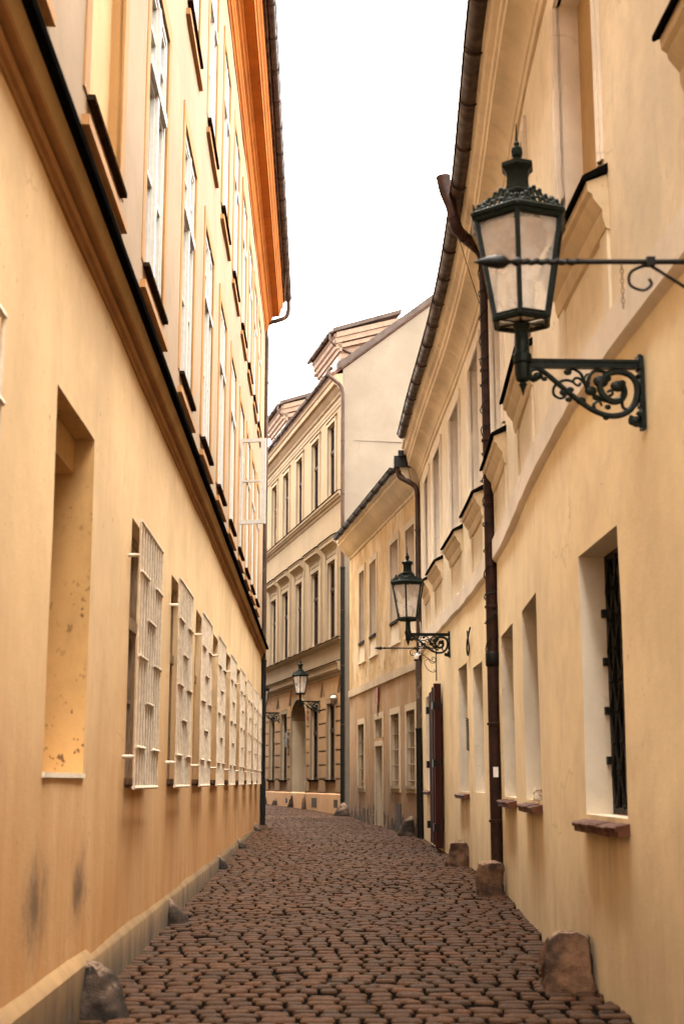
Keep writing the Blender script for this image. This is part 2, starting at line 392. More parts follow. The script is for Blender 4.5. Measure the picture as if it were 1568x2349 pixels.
def shell(name, W, Y0, Y1, z0, z1, depth, mat, parent):
    """the rest of the house behind its front: side walls and back wall"""
    mb = MB()
    A, B_ = W.pt(Y0,z0), W.pt(Y1,z0); na, nb = W.n(Y0), W.n(Y1)
    a2 = (A[0]-na[0]*depth, A[1]-na[1]*depth); b2 = (B_[0]-nb[0]*depth, B_[1]-nb[1]*depth)
    def wallq(p, q): mb.poly([(p[0],p[1],z0),(q[0],q[1],z0),(q[0],q[1],z1),(p[0],p[1],z1)])
    wallq(A, a2); wallq(a2, b2); wallq(b2, B_)
    return mb.build(name, mat, parent)
def roof(name, W, Y0, Y1, z, pitch, depth, parent, mat, ov=.35, th=.16):
    """gable roof: two slopes over the house"""
    mb = MB(); h = (depth/2+ov)*math.tan(pitch)
    n = max(1, int((Y1-Y0)/3)); prof = [(ov, z), (-depth/2, z+h), (-depth-ov, z)]
    rows = []
    for i in range(n+1):
        Y = Y0+(Y1-Y0)*i/n
        rows.append([mb.vert(W.pt(Y, zz, o)) for o, zz in prof]+[mb.vert(W.pt(Y, zz-th, o)) for o, zz in prof[::-1]])
    for a, b in zip(rows, rows[1:]):
        for j in range(6): mb.face((a[j], b[j], b[(j+1) % 6], a[(j+1) % 6]))
    mb.face(rows[0]); mb.face(rows[-1])
    return mb.build(name, mat, parent)
def gutter(W, Y0, Y1, o, z, r, parent, mat, joint=1.0):
    mb = MB(); n = 9
    out = [(o+r*math.cos(math.pi+math.pi*k/n), z+r*math.sin(math.pi+math.pi*k/n)) for k in range(n+1)]
    inn = [(o+(r-.008)*math.cos(2*math.pi-math.pi*k/n), z+(r-.008)*math.sin(2*math.pi-math.pi*k/n)) for k in range(n+1)]
    mb.sweep(W, Y0, Y1, out+inn, 0, .6, .006, z)
    mb.sweep(W, Y0, Y1, [(o+r-.012*math.cos(a)+.008, z+.012*math.sin(a)) for a in [2*math.pi*k/6 for k in range(6)]], 0, .6)
    Y = Y0+.4
    rg = r+.012
    while Y < Y1-.2:
        P = [W.pt(Y, z+rg*math.sin(math.pi+math.pi*k/n), o+rg*math.cos(math.pi+math.pi*k/n)) for k in range(n+1)]
        mb.tube(P, .011, 5); Y += joint*random.uniform(.92, 1.08)
    for Ye in (Y0, Y1):
        mb.poly([W.pt(Ye, zz, oo) for oo, zz in out])
    return mb.build("gutter", mat, parent, smooth=40)
def spline(pts, n=6):
    P = [Vector(p) for p in pts]; out = []
    for i in range(len(P)-1):
        a, b, c, d = P[max(i-1,0)], P[i], P[i+1], P[min(i+2,len(P)-1)]
        for k in range(n):
            t = k/n
            out.append(.5*((2*b)+(c-a)*t+(2*a-5*b+4*c-d)*t*t+(3*b-3*c+d-a)*t**3))
    out.append(P[-1]); return out
def downpipe(pts_neck, x, y, z0, z1, r, parent, mats, bands=(), lower=None, extra=None, funnel=None):
    """vertical rain pipe with a swan neck; bands: heights of its collars"""
    mb = MB()
    pts = [tuple(p) for p in spline(pts_neck, 5)]
    rr = [r]*len(pts)
    if funnel:
        for i in range(min(6, len(pts))): rr[i] = r*(1+funnel*(1-i/6))
    mb.tube(pts, rr, 12)
    k = max(6, int((z1-z0)/1.2))
    mb.tube([(x+.006*mnoise.noise(Vector((i*.7,x,0))), y, z1+(z0-z1)*i/k) for i in range(k+1)], r*.995, 12)
    for zb in bands: mb.lathe([(r+.002,-.02),(r+.016,-.015),(r+.016,.015),(r+.002,.02)], 12, (x,y,zb), 0, 0, False)
    for q in pts_neck[1:-1:2]:
        mb.ball(q, r*1.07, 0, 8)
    ob = mb.build("downpipe", mats[0], parent, smooth=40)
    if lower:
        zl, rl, ml = lower; m2 = MB()
        m2.lathe([(rl,z0-.01),(rl,zl-.06),(rl+.012,zl-.05),(rl+.012,zl)], 12, (x,y,0))
        m2.build("cast_iron_sleeve", ml, ob, smooth=40)
    if extra: extra(ob)
    return ob

# ------------------------------------------------------------------ ground and lane
mb = MB()
xs = [-400,-8,0,8,400]; ysg = [-400,-10,0,20,40,60,80,400]
idx = {(i,j): mb.vert((x, y, gz(y)-.055)) for i,x in enumerate(xs) for j,y in enumerate(ysg)}
for i in range(len(xs)-1):
    for j in range(len(ysg)-1): mb.face((idx[i,j],idx[i+1,j],idx[i+1,j+1],idx[i,j+1]))
tag(mb.build("ground", M['soil']), None, kind="structure")

def lane_edges(Y):
    xl = FL(Y) if Y < 39.2 else -2.35-(Y-39.2)*.33
    xr = FR(Y) if Y < 31.8 else (F3(Y) if Y < 47.2 else F4(Y))
    return xl, xr
def cobbles():
    """setts laid in rows across the lane: flat worn tops, earth-caked sides, open dark joints"""
    rnd = random.Random(11)
    V, F, MI = [], [], []
    Y = 1.0
    n = 14
    while Y < 64:
        dpt = rnd.uniform(.15,.20)
        xl, xr = lane_edges(Y)
        X = xl+.05-rnd.uniform(0,.12)
        ph = rnd.uniform(0, 50)
        while X < xr-.03:
            w = rnd.choice([rnd.uniform(.14,.18), rnd.uniform(.17,.23), rnd.uniform(.19,.27)])
            cx, cy = X+w/2, Y+dpt/2+.022*mnoise.noise(Vector((X*.45, ph*.13, 2)))+.005*rnd.uniform(-1,1)
            ex, ey = w/2-rnd.uniform(.006,.016), dpt/2-rnd.uniform(.008,.018)
            h = rnd.uniform(-.004,.004)+.022*mnoise.noise(Vector((cx*.5, cy*.4, 7)))+gz(cy)
            if rnd.random() < .025: h -= .016
            tx, ty = rnd.gauss(0,.018), rnd.gauss(0,.022); rot = rnd.gauss(0,.035)
            cr, sr = math.cos(rot), math.sin(rot); b = len(V)
            pw = rnd.uniform(4.5, 9)
            jit = [rnd.uniform(.92,1.02) for _ in range(n)]
            cut = rnd.random()
            for ri, (off, dz) in enumerate(((0,-.07),(0,-.017),(.0045,-.005),(.013,0.),(.5,.0025))):
                for k in range(n):
                    a = 2*math.pi*(k+.5)/n
                    ca, sa = math.cos(a), math.sin(a)
                    q = (abs(ca)**pw+abs(sa)**pw)**(-1/pw)*jit[k]
                    if off < .1: px, py = ca*q*(ex-off), sa*q*(ey-off)
                    else: px, py = ca*q*ex*off, sa*q*ey*off
                    d = dz+(rnd.uniform(-.003,.002) if 1 < ri < 4 else 0)
                    V.append((cx+px*cr-py*sr, cy+px*sr+py*cr, h+d+px*tx+py*ty))
            V.append((cx, cy, h+.003))
            for ri in range(4):
                for k in range(n):
                    k2 = (k+1) % n
                    F.append((b+ri*n+k, b+ri*n+k2, b+(ri+1)*n+k2, b+(ri+1)*n+k)); MI.append(1 if ri == 0 else 0)
            for k in range(n): F.append((b+4*n+k, b+4*n+(k+1) % n, b+5*n)); MI.append(0)
            X += w
        Y += dpt
    me = bpy.data.meshes.new("street"); me.from_pydata(V, [], F)
    m, N, L, B = nmat("granite_setts")
    g = N.new("ShaderNodeNewGeometry"); P = g.outputs["Position"]; ri = g.outputs["Random Per Island"]
    cr_ = N.new("ShaderNodeValToRGB"); L.new(ri, cr_.inputs[0]); e = cr_.color_ramp.elements
    e[0].position = 0; e[0].color = (0.0380,0.0147,0.0053,1); e[1].position = 1; e[1].color = (0.0665,0.0252,0.0083,1)
    for p, c in ((.2,(0.0317,0.0156,0.0067,1)),(.4,(0.0557,0.0211,0.0069,1)),(.6,(0.0418,0.0184,0.0069,1)),(.72,(0.0620,0.0229,0.0074,1)),(.86,(0.0284,0.0138,0.0061,1))):
        q = e.new(p); q.color = c
    n1 = _noise(N, L, P, 55., 6, .7); n2 = _noise(N, L, P, .5, 5, .65); n3 = _noise(N, L, P, 12., 4, .6)
    col = _mix(N, L, _ramp(N, L, n1, .35, .72, 0, .6), cr_.outputs[0], (0.0150,0.0086,0.0047))
    col = _mix(N, L, _ramp(N, L, n3, .5, .75, 0, .45), col, (0.0823,0.0377,0.0143))
    col = _mix(N, L, _ramp(N, L, n2, .45, .72, 0, .5), col, (0.0215,0.0096,0.0038))
    L.new(col, B.inputs["Base Color"]); L.new(_ramp(N, L, n1, .3, .7, .55, .85), B.inputs["Roughness"])
    B.inputs["Specular IOR Level"].default_value = .10
    hb = _math(N, L, 'ADD', n1, _math(N, L, 'MULTIPLY', n3, 1.5))
    _bump(N, L, B, hb, .55, .008)
    me.materials.append(m); me.materials.append(M['joint'])
    me.polygons.foreach_set("material_index", MI)
    me.polygons.foreach_set("use_smooth", [True]*len(F))
    me.set_sharp_from_angle(angle=R_(50))
    o = bpy.data.objects.new("street", me); COL.objects.link(o); o["kind"] = "structure"
    return o
cobbles()

# ------------------------------------------------------------------ window builders
def casement(h, W, Y0,Y1,z0,z1, o, frame, glass, mull=True, trans=.66, fr=.07, bars=0, name="window", label=None):
    """window = frame mesh (the part) with its glass as sub-part; o = plane of the glass (negative: inside)"""
    mb = MB(); d = .05
    def b(a0,a1,c0,c1,oo0,oo1): mb.wbox(W,a0,a1,c0,c1,oo0,oo1)
    b(Y0,Y0+fr,z0,z1,o-.01,o+d); b(Y1-fr,Y1,z0,z1,o-.01,o+d); b(Y0+fr,Y1-fr,z0,z0+fr,o-.01,o+d); b(Y0+fr,Y1-fr,z1-fr,z1,o-.01,o+d)
    zt = z0+(z1-z0)*trans
    yc = (Y0+Y1)/2
    if trans < 1: b(Y0+fr,Y1-fr,zt-.05,zt+.05,o-.01,o+d+.03)
    zo = [(z0+fr, zt-.05), (zt+.05, z1-fr)] if trans < 1 else [(z0+fr, z1-fr)]
    for (c0, c1) in zo:
        if mull: b(yc-.045,yc+.045,c0,c1,o-.01,o+d+.02)
        for (a0, a1) in ([(Y0+fr,yc-.045),(yc+.045,Y1-fr)] if mull else [(Y0+fr,Y1-fr)]):   # sash rims
            w = .045
            b(a0,a0+w,c0,c1,o-.005,o+d-.012); b(a1-w,a1,c0,c1,o-.005,o+d-.012)
            b(a0+w,a1-w,c0,c0+w,o-.005,o+d-.012); b(a0+w,a1-w,c1-w,c1,o-.005,o+d-.012)
            if bars and c1-c0 > .8:
                for q in range(1, bars+1):
                    zz = c0+(c1-c0)*q/(bars+1); b(a0+w,a1-w,zz-.018,zz+.018,o-.003,o+d-.015)
    f = mb.build(name, frame, h)
    if label: f["label"] = label
    g = MB(); g.poly([W.pt(Y0+.02,z0+.02,o), W.pt(Y1-.02,z0+.02,o), W.pt(Y1-.02,z1-.02,o), W.pt(Y0+.02,z1-.02,o)])
    g.build("pane", glass, f)
    return f
def surround(W, Y0,Y1,z0,z1, w, o, mat, parent, bottom=False, name="surround"):
    mb = MB()
    for a,b_ in ((Y0-w,Y0),(Y1,Y1+w)): mb.wbox(W,a,b_,z0,z1,-.03,o)
    mb.wbox(W,Y0-w,Y1+w,z1,z1+w,-.03,o+.002)
    if bottom: mb.wbox(W,Y0-w,Y1+w,z0-w,z0,-.03,o+.002)
    return mb.build(name, mat, parent)

# ================================================================== LEFT HOUSE
def left_house():
    h = empty("town_house", (FL(20), 20, gz(20)))
    tag(h, "tall ochre house with cream window grilles, white upper windows and an orange eaves cornice", "house")
    W = WL; Ya, Yb = -8.0, 39.0
    up = [6.3, 9.35, 12.4, 15.7, 18.7, 21.7, 24.6, 27.5, 30.2, 32.8, 35.3]
    ops = [(c-.65, c+.65, 1.62, 3.8, .22, 1) for c in L_GF]
    ops += [(8.02, 9.42, 1.65, 3.97, .32, 2)]
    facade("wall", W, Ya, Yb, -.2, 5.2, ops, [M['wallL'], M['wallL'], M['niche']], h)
    ops2 = []
    for c in up:
        ops2.append((c-.74, c+.74, 6.15, 9.2, .14 if c < 10 else .08, 1)); ops2.append((c-.74, c+.74, 10.78, 13.7, .08, 1))
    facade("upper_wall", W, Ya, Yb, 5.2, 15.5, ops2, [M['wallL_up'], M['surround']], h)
    shell("rear_wall", W, Ya, Yb, -.2, 15.5, 11, M['wallL_up'], h)
    roof("roof", W, Ya, Yb, 15.85, R_(40), 11, h, M['roof'], ov=.5)
    # plinth, lower string course, eaves cornice
    mb = MB(); mb.sweep(W, Ya, Yb, [(-.02,-.2),(.038,-.2),(.038,.385),(.028,.405),(-.015,.455)], 0, .35, .005, 3)
    mb.sweep(W, Ya, 9.75, [(.0,-.2),(.058,-.2),(.058,.42),(.048,.435),(.0,.49)], 0, .3, .006, 5)
    mb.build("plinth", M['plinthL'], h, smooth=30)
    mb = MB(); mb.sweep(W, Ya, Yb, [(-.02,5.05),(.015,5.05),(.02,5.08),(.045,5.085),(.047,5.15),(.022,5.153),(.022,5.168),(.095,5.172),(.10,5.185),(.10,5.30),(-.02,5.34)], 0, .6, .004, 8)
    sc = mb.build("string_course", M['bandL'], h, smooth=25)
    mb = MB(); mb.sweep(W, Ya, Yb, [(.09,5.190),(.104,5.190),(.112,5.235),(.134,5.297),(.09,5.297)], 0, .6, .004, 8); mb.build("upper_fascia", M['blind'], sc, smooth=25)  # lit face painted paler than the shaded band below
    mb = MB(); mb.sweep(W, Ya, Yb+.1, [(.10,5.303),(.180,5.300),(.184,5.284),(.194,5.284),(.197,5.335),(.02,5.40),(.02,5.345)], 0, .6, .004, 8)
    mb.build("sheet_flashing", M['flash'], sc, smooth=25)
    mb = MB(); mb.sweep(W, Ya, Yb+.05, [(-.02,14.7),(.02,14.7),(.025,14.78),(.06,14.8),(.065,14.88),(.10,14.93),(.11,15.02),(.16,15.05),(.17,15.12),(.21,15.14),(.22,15.2),(.42,15.22),(.43,15.32),(.46,15.34),(.47,15.44),(.52,15.50),(.53,15.62),(-.02,15.7)], 0, .8, .004, 9)
    mb.build("eaves_cornice", M['corniceL'], h, smooth=25)
    gu = gutter(W, Ya, Yb+.1, .665, 15.78, .095, h, M['gutter'], 1.25)
    # ragged mortar of the tile edge
    mb = MB(); mb.sweep(W, Ya, Yb, [(.40,15.62),(.585,15.63),(.60,15.74),(.40,15.76)], 0, .12, .02, 12)
    mb.build("eaves_tile_bedding", M['stone'], h, smooth=25)
    # ground-floor windows with basket grilles
    for i, c in enumerate(L_GF):
        Y0, Y1 = c-.65, c+.65
        w = casement(h, W, Y0, Y1, 1.62, 3.8, -.16, M['old_wood'], M['glass_old'], True, .62, .08, 1)
        mb = MB(); mb.wbox(W, Y0-.02, Y1+.02, 1.58, 1.63, -.2, .04); mb.wbox(W, Y0, Y1, 1.555, 1.58, -.02, .02)
        mb.build("sill", M['stone'], w)
        mb = MB(); g0, g1, o = c-.80, c+.79, .10; r = .0125
        n = 10; xs = [g0+(g1-g0)*k/(n-1) for k in range(n)]
        for y in xs: mb.tube([W.pt(y,1.55,o), W.pt(y,3.74,o)], r, 6)
        for z in (1.555, 3.74): mb.tube([W.pt(g0-.02,z,o), W.pt(g1+.02,z,o)], r*1.35, 6)
        def seg(a, b_, z): mb.tube([W.pt(xs[a]-.02,z,o+.012), W.pt(xs[b_]+.02,z,o+.012)], r*1.15, 6)
        for z in (3.32, 2.62, 1.88): seg(0,3,z); seg(6,9,z)
        for z in (2.97, 2.26): seg(3,6,z)
        for z in (3.45, 1.80):
            for y in (g0, g1): mb.tube([W.pt(y,z,o), W.pt(y,z,-.03)], r*1.3, 6)
        mb.build("window_grille", M['grille'], w, smooth=60)
        if i in (7, 8, 9):          # thin wires hanging out of the sills
            pass
    # blind niche beside the first grille
    mb = MB(); mb.poly([W.pt(8.0,1.63,-.31), W.pt(9.44,1.63,-.31), W.pt(9.44,3.99,-.31), W.pt(8.0,3.99,-.31)])
    mb.wbox(W, 8.03, 9.41, 3.72, 3.962, -.275, -.14)
    nb = mb.build("blind_niche", M['niche'], h)
    mb = MB(); mb.wbox(W, 8.0, 9.43, 1.625, 1.655, -.30, .012); mb.build("niche_sill", M['reveal'], nb)
    # upper windows
    for row, (z0, z1) in enumerate(((6.15, 9.2), (10.78, 13.7))):
        for i, c in enumerate(up):
            if row == 0 and i == 1:      # blind window nearest the camera
                mb = MB(); mb.wbox(W, c-.74, c+.74, z0, z1, -.14, -.10); w = mb.build("blind_window", M['blind'], h)
            else:
                w = casement(h, W, c-.74, c+.74, z0, z1, -.062, M['white_wood'], M['glassL'], True, .68, .09, 1)
            surround(W, c-.74, c+.74, z0, z1, .20, .014, M['surround'], w)
            mb = MB(); mb.wbox(W, c-.80, c+.80, z0-.03, z0+.008, -.07, .062); mb.build("sill", M['sillmetal'], w)
            mb = MB(); mb.wbox(W, c-.93, c+.93, z0-.275, z0-.20, -.02, .052); mb.build("sill_ledge", M['bandL'], w)
            if row == 0 and i == 7:      # one sash stands open into the lane
                A = Vector(W.pt(c-.70, 0, .03)); dirv = Vector((.985, -.17, 0)).normalized(); nrm = Vector((-dirv.y, dirv.x, 0))
                mb = MB(); Ls = .52
                def bx(u0,u1,za,zb,t=.028):
                    P = []
                    for zz in (za, zb):
                        for (u, s_) in ((u0,-t),(u1,-t),(u1,t),(u0,t)):
                            q = A+dirv*u+nrm*s_; P.append((q.x,q.y,zz))
                    mb.hexa(P)
                bx(0,.05,6.62,8.36); bx(Ls-.10,Ls,6.62,8.36); bx(.05,Ls-.1,6.62,6.70); bx(.05,Ls-.1,8.29,8.36); bx(.05,Ls-.1,7.47,7.51)
                s_ = mb.build("open_sash", M['white_wood'], w)
    # rain pipe on the far corner
    x, y = -2.235, 39.16
    neck = [(-1.60,39.1,15.72),(-1.602,39.1,15.42),(-1.68,39.1,15.22),(-1.93,39.12,15.12),(-2.19,39.14,15.04),(-2.26,39.16,14.85),(x,y,14.5)]
    downpipe(neck, x, y, gz(39), 14.55, .068, h, [M['gutter']], (13.2, 10.8, 8.2, 5.6, 3.2), (5.0, .085, M['pipe_dark']))
    mb = MB(); mb.box(x-.16, x+.10, y-.10, y+.1, gz(39)-.1, 1.62); mb.build("pipe_guard", M['pipe_dark'], h)
    return h
left_house()

# ================================================================== RIGHT HOUSE
def right_house():
    h = empty("town_house", (FR(18), 18, gz(18)))
    tag(h, "curved yellow house carrying the two big lanterns, with a white string course", "house")
    W = WR; Ya, Yb = -8.0, 31.8
    low = [(4.6,6.1,1.38,3.35,.3,1), (9.28,10.66,1.36,3.335,.34,1), (13.4,14.98,1.42,3.43,.34,1), (16.2,17.85,1.42,3.445,.34,1),
           (20.6,21.95,1.44,3.38,.34,1), (22.75,24.12,1.44,3.54,.34,1), (29.25,30.6,1.45,3.43,.34,1)]
    facade("wall", W, Ya, Yb, -.2, 4.62, low, [M['wallR'], M['reveal']], h, .4, .8)
    up = [6.25, 10.1, 14.0, 17.4, 20.85, 24.0, 27.2, 29.6]
    hw = [.75]*6+[.7,.55]
    ops = [(c-q, c+q, 6.05, 8.2, .30, 1) for c, q in zip(up, hw)]
    facade("upper_wall", W, Ya, Yb, 4.62, 9.3, ops, [M['wallR_up'], M['trim']], h, .4, .8)
    shell("rear_wall", W, Ya, Yb, -.2, 9.3, 10, M['wallR_up'], h)
    roof("roof", W, Ya, Yb, 9.62, R_(38), 10, h, M['roof'], ov=.4)
    mb = MB(); mb.sweep(W, Ya, Yb, [(-.02,4.47),(.03,4.50),(.055,4.53),(.055,4.79),(.03,4.815),(-.02,4.83)], 0, .35, .022, 21)
    mb.build("string_course", M['trim'], h, smooth=30)
    mb = MB(); mb.sweep(W, Ya, Yb, [(-.02,8.56),(.025,8.575),(.03,8.68),(.05,8.70),(.055,8.76),(.11,8.86),(.19,8.93),(.27,8.96),(.275,9.05),(.30,9.07),(.305,9.18),(.36,9.22),(.375,9.36),(.42,9.40),(.42,9.46),(-.02,9.48)], 0, .4, .008, 22)
    mb.build("eaves_cornice", M['corniceR'], h, smooth=25)
    gutter(W, Ya, 30.7, .475, 9.46, .105, h, M['gutter'], 1.12)
    mb = MB(); mb.sweep(W, Ya, Yb, [(-.02,-.2),(.03,-.2),(.012,.045),(-.02,.09)], 0, .22, .02, 25)
    mb.build("plinth", M['stone_dark'], h, smooth=30)
    # ground-floor windows
    for i, (a, b, z0, z1, dp, _) in enumerate(low):
        if i <= 1:                  # scissor grille over dark glass
            mb = MB(); o = -.235
            mb.wbox(W, a, a+.05, z0, z1, o-.03, o+.03); mb.wbox(W, b-.05, b, z0, z1, o-.03, o+.03)
            mb.wbox(W, a, b, z0, z0+.05, o-.03, o+.03); mb.wbox(W, a, b, z1-.05, z1, o-.03, o+.03)
            w = mb.build("window", M['iron'], h)
            mb = MB(); n = 9; rows = 8
            for k in range(n+1):
                y = a+.05+(b-a-.1)*k/n
                mb.tube([W.pt(y,z0+.05,o+.02), W.pt(y,z1-.05,o+.02)], .011, 6)
            for r_ in range(rows):
                c0 = z0+.06+(z1-z0-.12)*r_/rows; c1 = z0+.06+(z1-z0-.12)*(r_+1)/rows
                for k in range(n):
                    ya, yb = a+.05+(b-a-.1)*k/n, a+.05+(b-a-.1)*(k+1)/n
                    p, q = ((c0,c1) if (k+r_) % 2 == 0 else (c1,c0))
                    mb.tube([W.pt(ya,p,o+.035), W.pt(yb,q,o+.035)], .010, 5)
                    mb.ball(W.pt(ya, p, o+.045), .018, 0, 5)
            for z in np.linspace(z0+.4, z1-.45, 4):
                mb.wbox(W, b-.06, b-.0, z-.03, z+.03, o+.0, o+.07)
                mb.wbox(W, a, b, z-.008, z+.008, o+.0, o+.012)
            mb.build("scissor_grille", M['iron'], w)
            mb = MB(); mb.poly([W.pt(a,z0,o-.06), W.pt(b,z0,o-.06), W.pt(b,z1,o-.06), W.pt(a,z1,o-.06)]); mb.build("pane", M['glass_dark'], w)
        else:
            w = casement(h, W, a, b, z0, z1, -.32, M['dark_wood'], M['glass_dark'], True, .66, .07)
        if i in (4,): continue
        mb = MB(); zt = z0+.005; s0, s1 = (a-.06, b+.06) if i <= 1 else (a-.03, b+.03)
        n = 5 if i <= 1 else 4
        for k in range(n):          # clay sill tiles, each a little uneven
            ya, yb = s0+(s1-s0)*k/n+.004, s0+(s1-s0)*(k+1)/n-.004; dz = random.uniform(-.006,.006)
            P = [W.pt(ya,zt-.075+dz,-.25),W.pt(yb,zt-.075+dz,-.25),W.pt(yb,zt-.125+dz,.085),W.pt(ya,zt-.125+dz,.085),
                 W.pt(ya,zt+.01,-.25),W.pt(yb,zt+.01,-.25),W.pt(yb,zt-.055+dz,.09),W.pt(ya,zt-.055+dz,.09)]
            mb.hexa(P)
            mb.tube([W.pt(ya,zt-.072+dz,.085), W.pt(yb,zt-.072+dz,.085)], .022, 6)
        mb.build("sill", M['tile_sill'], w, smooth=40)
    # upper windows
    for i, (c, q) in enumerate(zip(up, hw)):
        if i <= 1:
            mb = MB(); mb.wbox(W, c-q, c+q, 6.05, 8.2, -.29, -.19); w = mb.build("blind_window", M['blind'], h)
        else:
            w = casement(h, W, c-q, c+q, 6.05, 8.2, -.26, M['white_wood'], M['glassL'], True, .66, .07)
        mb = MB(); 
        for a, b in ((c-q-.15,c-q),(c+q,c+q+.15)):
            mb.wbox(W, a, b, 6.0, 8.2, -.03, .03)
            mb.wbox(W, a+.04, b-.06, 6.0, 8.2, .0, .045)
        mb.wbox(W, c-q-.15, c+q+.15, 8.2, 8.35, -.03, .032)
        mb.build("surround", M['trim'], w)
        mb = MB(); prof = [(-.02,5.42),(.03,5.45),(.05,5.52),(.05,5.58),(.11,5.66),(.12,5.70),(.15,5.72),(.155,5.79),(-.02,5.86)]
        mb.sweep(W, c-q-.22, c+q+.22, prof, 0, .3); sl = mb.build("sill", M['corniceR'], w, smooth=25)
        mb = MB(); mb.sweep(W, c-q-.25, c+q+.25, [(-.02,5.865),(.15,5.803),(.185,5.785),(.195,5.80),(.19,5.825),(.10,5.875),(-.25,6.06),(-.25,6.02)], 0, .3)
        mb.build("sill_flashing", M['flash'], sl)
        for a, b in ((c-q-.2,c-q+.02),(c+q-.02,c+q+.2)):
            mb = MB(); mb.wbox(W, a, b, 4.83, 5.44, -.02, .022); mb.build("apron_strip", M['wallR_up'], w)
    # the rain pipe with its coil of anti-climb wire
    x, y = 2.005, 18.3
    neck = [(1.385,17.55,9.73),(1.416,17.55,9.50),(1.489,17.55,9.29),(1.517,17.55,9.13),(1.563,17.58,8.99),(1.66,17.75,8.95),(1.775,18.0,8.97),(1.89,18.2,8.97),(1.98,18.3,8.88),(x,y,8.6)]
    def coil(ob):
        mb = MB(); pts = []; n = 420; rnd = random.Random(5)
        for k in range(n+1):
            t = k/n; z = 3.2+5.6*t; a = t*2*math.pi*17; rr = .088+.010*rnd.random()
            pts.append((x+rr*math.cos(a), y+rr*math.sin(a), z+.03*math.sin(a*1.7)))
        mb.tube(pts, .0075, 5)
        for k in range(0, n, 5):
            p = Vector(pts[k]); d = Vector((rnd.uniform(-1,1), rnd.uniform(-1,1), rnd.uniform(-1,1))).normalized()
            mb.tube([p-d*.03, p+d*.03], .004, 4)
        mb.build("barbed_wire", M['iron'], ob)
        mb = MB(); mb.box(x-.035, x+.03, y-.098, y-.088, 1.66, 1.79); mb.build("sticker", M['white'], ob)
        mb = MB(); mb.lathe([(.083,3.1),(.098,3.12),(.098,3.28),(.083,3.30)], 12, (x,y,0)); mb.build("pipe_collar", M['pipe_dark'], ob, smooth=40)
        mb = MB()
        for zz in (1.1, 2.35, 5.3, 7.2): mb.box(x, 2.2, y-.02, y+.02, zz-.02, zz+.02)
        mb.build("pipe_bracket", M['iron'], ob)
    downpipe(neck, x, y, gz(18)+.2, 8.7, .080, h, [M['pipe']], (1.1, 2.35, 3.9, 5.3, 6.2, 7.2), None, coil, .30)
    # folded-back door leaf
    Y0, Y1 = 26.75, 28.7
    mb = MB(); n = 9
    for k in range(n):
        a = Y0+(Y1-Y0)*k/n; b = Y0+(Y1-Y0)*(k+1)/n-.012
        mb.wbox(W, a, b, .40, 3.44-.012*k*.5, .05, .10+.012*(k % 2))
    mb.wbox(W, Y0-.05, Y0+.12, .36, 3.47, .04, .17)
    mb.wbox(W, Y0+.6, Y0+.75, .40, 3.44, .10, .15)
    dl = mb.build("door_leaf", M['gate'], h); dl["label"] = "dark red plank door leaf folded back against the wall"
    mb = MB()
    for z in (.75, 1.95, 3.05):
        mb.wbox(W, Y0-.06, Y0+.3, z-.07, z+.07, .10, .20); mb.wbox(W, Y1-.1, Y1+.12, z-.07, z+.07, .04, .16)
    mb.build("hinge", M['iron'], dl)
    return h
right_house()

